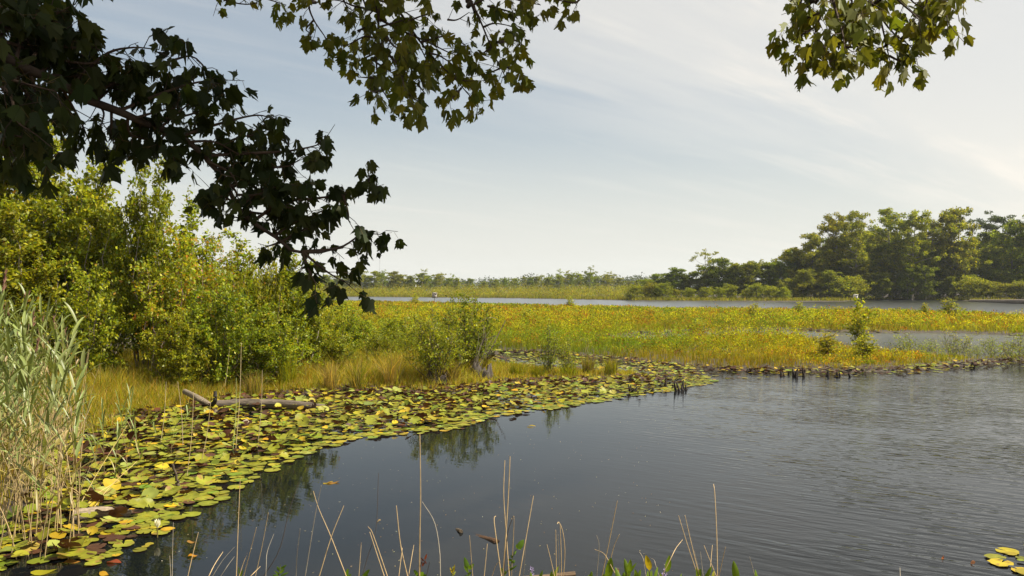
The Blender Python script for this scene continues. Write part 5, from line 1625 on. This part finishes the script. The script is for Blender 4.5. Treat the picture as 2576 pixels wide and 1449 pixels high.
# top centre maple
dc = 4.1
tc = lambda pts_: (lambda o: [V(px, py * 0.93 - 6, dc + o * i / max(1, len(pts_) - 1)) for i, (px, py) in enumerate(pts_)])(rm_.normal() * 0.25)
CB = [[(935, -60), (950, 0), (952, 59), (950, 117), (946, 176), (956, 234), (980, 281), (1003, 298)], [(960, -60), (983, 0), (1022, 66), (1058, 121), (1101, 176), (1144, 219), (1175, 258), (1202, 290)],
      [(956, 59), (1003, 86), (1069, 117), (1128, 148), (1151, 156)], [(1160, -60), (1181, 0), (1202, 47), (1226, 109), (1249, 168), (1272, 215)], [(770, -50), (776, 0), (778, 31), (792, 66), (815, 102), (825, 120)],
      [(520, -50), (550, -5), (581, 12), (632, 18), (667, 0)], [(600, -50), (640, -10), (690, 10), (720, 20)], [(1480, -40), (1456, 8), (1433, 12), (1382, 0), (1340, -20)], [(1125, 60), (1150, 60), (1180, 40)], [(1226, 23), (1284, 39), (1335, 62)],
      [(1249, 121), (1300, 117), (1325, 140)], [(1265, 184), (1313, 205)], [(946, 110), (917, 105), (880, 125), (860, 130)], [(948, 148), (915, 165), (893, 180)], [(953, 219), (920, 216), (900, 215)], [(1022, 66), (1060, 50), (1085, 45)],
      [(1058, 121), (1128, 105), (1185, 140)], [(956, 129), (1003, 188), (1020, 260)], [(970, 40), (893, 23), (855, 8), (800, 4)], [(1050, 234), (1070, 260)], [(983, 10), (1010, 0), (1060, -20)], [(900, -30), (920, 30), (905, 60)],
      [(1000, 30), (1020, 40), (1050, 60)], [(1040, 95), (1020, 120), (1000, 150)], [(1101, 176), (1070, 200), (1040, 230)], [(1080, 150), (1110, 160), (1150, 190)], [(1144, 219), (1170, 225), (1195, 225)], [(1160, 245), (1140, 270), (1125, 285)],
      [(1190, 20), (1230, 0), (1290, -10)], [(1215, 80), (1245, 70), (1300, 80)], [(1238, 135), (1215, 150), (1200, 160)], [(1260, 190), (1240, 200), (1230, 205)], [(960, 250), (940, 255), (930, 250)], [(860, -20), (870, 20), (895, 40)],
      [(1240, -20), (1300, 5), (1360, 20)], [(790, 60), (770, 85), (780, 95)], [(1003, 86), (985, 110), (975, 140)], [(1040, 105), (1060, 140), (1075, 175)], [(952, 80), (985, 70), (1010, 60)], [(930, -30), (960, 10), (1000, 5)],
      [(946, 176), (975, 195), (1000, 215)], [(970, 100), (990, 130), (1030, 150)], [(1000, 160), (1030, 180), (1060, 205)], [(900, 90), (920, 80), (945, 70)], [(960, 20), (930, 45), (905, 95)]]
maple('maple with boughs hanging into the top of the photo left of centre', [([np.array((0.6, -2.6, 4.6)), np.array((0.2, 0.5, 5.6)), np.array((-0.5, 3.2, 5.1)), V(945, -90, dc), V(950, 30, dc)], 0.06, 0.01),
      ([np.array((0.2, 0.5, 5.6)), np.array((-0.2, 3.0, 5.2)), V(1165, -90, dc), V(1195, 30, dc)], 0.04, 0.009), ([np.array((0.2, 0.5, 5.6)), np.array((-1.0, 3.0, 5.3)), V(770, -90, dc), V(778, 20, dc)], 0.03, 0.006),
      ([np.array((0.2, 0.5, 5.6)), np.array((-1.6, 3.0, 5.2)), V(520, -50, dc)], 0.03, 0.006), ([np.array((0.2, 0.5, 5.6)), np.array((0.5, 3.0, 5.2)), V(1480, -40, dc)], 0.03, 0.006)],
      [tc(t) for t in CB], 0.058, 2, [(0.1, 0.115, 0.014), (0.13, 0.135, 0.015), (0.07, 0.085, 0.012)], [4, 3, 3], [(0.9, -3.2, 0), (0.85, -3.1, 2), (0.7, -2.8, 4), (0.4, -2.2, 6.5)], None, 0.058)
# top right maple
dr = 3.5
tr_ = lambda pts_: (lambda o: [V(px + (2190 - px) * 0.06, py * 0.9 - 8, dr + o * i / max(1, len(pts_) - 1)) for i, (px, py) in enumerate(pts_)])(rm_.normal() * 0.2)
RB = [[(2070, -60), (2068, 0), (2062, 41), (2046, 81), (2035, 135), (2030, 195)], [(2085, -60), (2088, 0), (2103, 60), (2116, 108), (2122, 155)], [(2140, -60), (2154, 0), (2173, 30), (2211, 51), (2249, 100), (2285, 128), (2300, 142)],
      [(2215, -40), (2215, 0), (2216, 54), (2227, 108), (2238, 162), (2247, 200)], [(2240, -50), (2257, 0), (2298, 41), (2320, 64)], [(2360, -40), (2365, 0), (2368, 35), (2360, 65)], [(2375, -20), (2388, 20), (2396, 70)], [(2113, -40), (2114, 0), (2130, 55)],
      [(2410, -40), (2419, 0), (2424, 20)], [(2015, -40), (2005, 10), (1992, 70), (1975, 105)], [(2046, 81), (2000, 110), (1985, 120)], [(2035, 135), (2000, 150), (1985, 175)], [(2100, 60), (2140, 70), (2170, 100)], [(2062, 41), (2020, 60), (2000, 80)],
      [(2116, 108), (2090, 150), (2080, 190)], [(2122, 140), (2150, 140), (2160, 125)], [(2211, 51), (2180, 90), (2175, 125)], [(2232, 135), (2215, 150), (2210, 165)], [(2240, 165), (2270, 180), (2285, 175)], [(2270, 118), (2290, 100), (2310, 100)],
      [(2190, -30), (2180, 0), (2170, 20)], [(2290, -30), (2300, 10), (2330, 30)], [(2035, 110), (2060, 130), (2075, 160)], [(2330, -30), (2340, 10), (2330, 40)], [(2130, -30), (2140, 20), (2120, 60)], [(2050, -20), (2030, 20), (2010, 30)]]
maple('maple with a leafy bough hanging into the top right corner', [([np.array((3.6, -1.8, 4.4)), np.array((3.0, 0.8, 5.2)), np.array((1.9, 2.6, 4.8)), V(2120, -70, dr), V(2150, -10, dr)], 0.05, 0.009),
      ([np.array((3.0, 0.8, 5.2)), np.array((2.3, 2.6, 4.7)), V(2370, -60, dr)], 0.03, 0.007), ([np.array((1.9, 2.6, 4.8)), V(2215, -60, dr), V(2215, 0, dr)], 0.02, 0.006), ([np.array((1.9, 2.6, 4.8)), V(2070, -60, dr), V(2067, 0, dr)], 0.02, 0.006)],
      [tr_(t) for t in RB], 0.06, 2, [(0.12, 0.135, 0.014), (0.15, 0.15, 0.015), (0.085, 0.1, 0.012)], [4, 3, 2], [(4.2, -2.4, 0), (4.1, -2.3, 2), (3.8, -2.0, 4), (3.4, -1.5, 6.2)], None, 0.045)

# ------------------------------------------------------------------ haze
def haze():
    m, nt, N, Lk = new_mat('thin_haze')
    out = N.new('ShaderNodeOutputMaterial')
    p = N.new('ShaderNodeVolumePrincipled')
    p.inputs['Color'].default_value = (0.80, 0.88, 0.95, 1)
    p.inputs['Density'].default_value = 0.00016
    p.inputs['Anisotropy'].default_value = 0.2
    Lk.new(p.outputs[0], out.inputs['Volume'])
    mb = MB()
    x, y0, y1, z0, z1 = 2300, -2300, 2300, -2.0, 75.0
    v = [(a, b, c) for a in (-x, x) for b in (y0, y1) for c in (z0, z1)]
    mb.add(v, [(0, 1, 3, 2), (4, 6, 7, 5), (0, 4, 5, 1), (2, 3, 7, 6), (0, 2, 6, 4), (1, 5, 7, 3)], (1, 1, 1))
    tag(mb.build('haze', m), kind='stuff')


haze()

# ------------------------------------------------------------------ light, sky, camera
SUN_AZ, SUN_EL = math.radians(93), math.radians(49)     # azimuth clockwise from the view direction (+Y)
sd = Vector((math.sin(SUN_AZ) * math.cos(SUN_EL), math.cos(SUN_AZ) * math.cos(SUN_EL), math.sin(SUN_EL)))
sl = bpy.data.lights.new('sun', 'SUN')
sl.energy = 5.0
sl.angle = math.radians(0.53)
sl.color = (1.0, 0.915, 0.765)
so = bpy.data.objects.new('sun', sl)
so.rotation_euler = sd.to_track_quat('Z', 'Y').to_euler()
COL.objects.link(so)

wd = bpy.data.worlds.new('World')
SC.world = wd
wd.use_nodes = True
nt = wd.node_tree
N, Lk = nt.nodes, nt.links
N.clear()
out = N.new('ShaderNodeOutputWorld')
bg = N.new('ShaderNodeBackground'); bg.inputs['Strength'].default_value = 0.056
sky = N.new('ShaderNodeTexSky'); sky.sky_type = 'NISHITA'; sky.sun_disc = False
sky.sun_elevation = SUN_EL; sky.sun_rotation = SUN_AZ
sky.air_density = 1.0; sky.dust_density = 2.0; sky.ozone_density = 1.0
tc_ = N.new('ShaderNodeTexCoord')
sep = N.new('ShaderNodeSeparateXYZ'); Lk.new(tc_.outputs['Generated'], sep.inputs[0])


def M(op, a, b=None, clamp=False):
    n = N.new('ShaderNodeMath'); n.operation = op; n.use_clamp = clamp
    for i, x in enumerate((a, b)):
        if x is None: continue
        if isinstance(x, (int, float)): n.inputs[i].default_value = x
        else: Lk.new(x, n.inputs[i])
    return n.outputs[0]


def SM(val, a, b, lo=0.0, hi=1.0):
    n = N.new('ShaderNodeMapRange'); n.interpolation_type = 'SMOOTHSTEP'
    n.inputs['From Min'].default_value = a; n.inputs['From Max'].default_value = b
    n.inputs['To Min'].default_value = lo; n.inputs['To Max'].default_value = hi
    Lk.new(val, n.inputs['Value'])
    return n.outputs[0]


zc = M('MAXIMUM', sep.outputs['Z'], 0.0)
den = M('ADD', zc, 0.10)
qx = M('DIVIDE', sep.outputs['X'], den); qy = M('DIVIDE', sep.outputs['Y'], den)
al = M('ADD', M('MULTIPLY', qx, 0.784), M('MULTIPLY', qy, 0.62))
ac = M('ADD', M('MULTIPLY', qx, -0.62), M('MULTIPLY', qy, 0.784))


def cl_noise(sa, sb, detail, rough, off=0.0):
    cb = N.new('ShaderNodeCombineXYZ')
    Lk.new(M('MULTIPLY', al, sa), cb.inputs[0]); Lk.new(M('MULTIPLY', ac, sb), cb.inputs[1]); cb.inputs[2].default_value = off
    n = N.new('ShaderNodeTexNoise'); n.inputs['Scale'].default_value = 1; n.inputs['Detail'].default_value = detail; n.inputs['Roughness'].default_value = rough
    n.inputs['Distortion'].default_value = 0.3
    Lk.new(cb.outputs[0], n.inputs['Vector'])
    return n.outputs[0]


n1 = cl_noise(0.35, 1.3, 6, 0.55)
n2 = cl_noise(0.8, 4.5, 5, 0.6, 3.0)
veil = SM(M('ADD', ac, M('MULTIPLY', M('SUBTRACT', n1, 0.5), 2.2)), 2.7, 1.2)
wisp = M('MULTIPLY', SM(n2, 0.42, 0.72), SM(n1, 0.38, 0.6))
cl = M('ADD', M('MULTIPLY', veil, M('ADD', 0.62, M('MULTIPLY', wisp, 0.45))), M('MULTIPLY', wisp, 0.22), True)
mix = N.new('ShaderNodeMix'); mix.data_type = 'RGBA'
Lk.new(M('MULTIPLY', cl, 0.95), mix.inputs['Factor'])
tint = N.new('ShaderNodeMix'); tint.data_type = 'RGBA'
# thin high veil everywhere pales the blue
Lk.new(SM(zc, 0.04, 0.42, 0.54, 0.36), tint.inputs['Factor'])
Lk.new(sky.outputs[0], tint.inputs[6]); tint.inputs[7].default_value = (4.9, 5.45, 5.5, 1)
hz = N.new('ShaderNodeMix'); hz.data_type = 'RGBA'
Lk.new(SM(zc, 0.0, 0.26, 0.9, 0.0), hz.inputs['Factor'])
Lk.new(tint.outputs[2], hz.inputs[6]); hz.inputs[7].default_value = (7.3, 7.2, 6.6, 1)
Lk.new(hz.outputs[2], mix.inputs[6]); mix.inputs[7].default_value = (8.4, 7.9, 7.1, 1)
Lk.new(mix.outputs[2], bg.inputs['Color'])
Lk.new(bg.outputs[0], out.inputs[0])

cam = bpy.data.cameras.new('camera')
cam.sensor_width = 36; cam.lens = 28
cam.clip_start = 0.05; cam.clip_end = 6000
co = bpy.data.objects.new('camera', cam)
co.location = (0, 0, H); co.rotation_euler = (math.radians(90), 0, 0)
COL.objects.link(co)
SC.camera = co
SC.view_settings.view_transform = 'Standard'
SC.view_settings.look = 'None'
SC.view_settings.exposure = 1.1
SC.view_settings.gamma = 1
SC.cycles.max_bounces = 6
SC.cycles.diffuse_bounces = 3
SC.cycles.glossy_bounces = 3
SC.cycles.transmission_bounces = 4
SC.cycles.volume_bounces = 0
SC.cycles.use_denoising = True
SC.cycles.sample_clamp_indirect = 6
# prototypes that were never set out are removed
for o in list(bpy.data.objects):
    if o.type == 'EMPTY' and o.parent is None and o.location.length == 0:
        for c in list(o.children):
            bpy.data.objects.remove(c)
        bpy.data.objects.remove(o)
for o in bpy.data.objects:
    if '_used' in o: del o['_used']
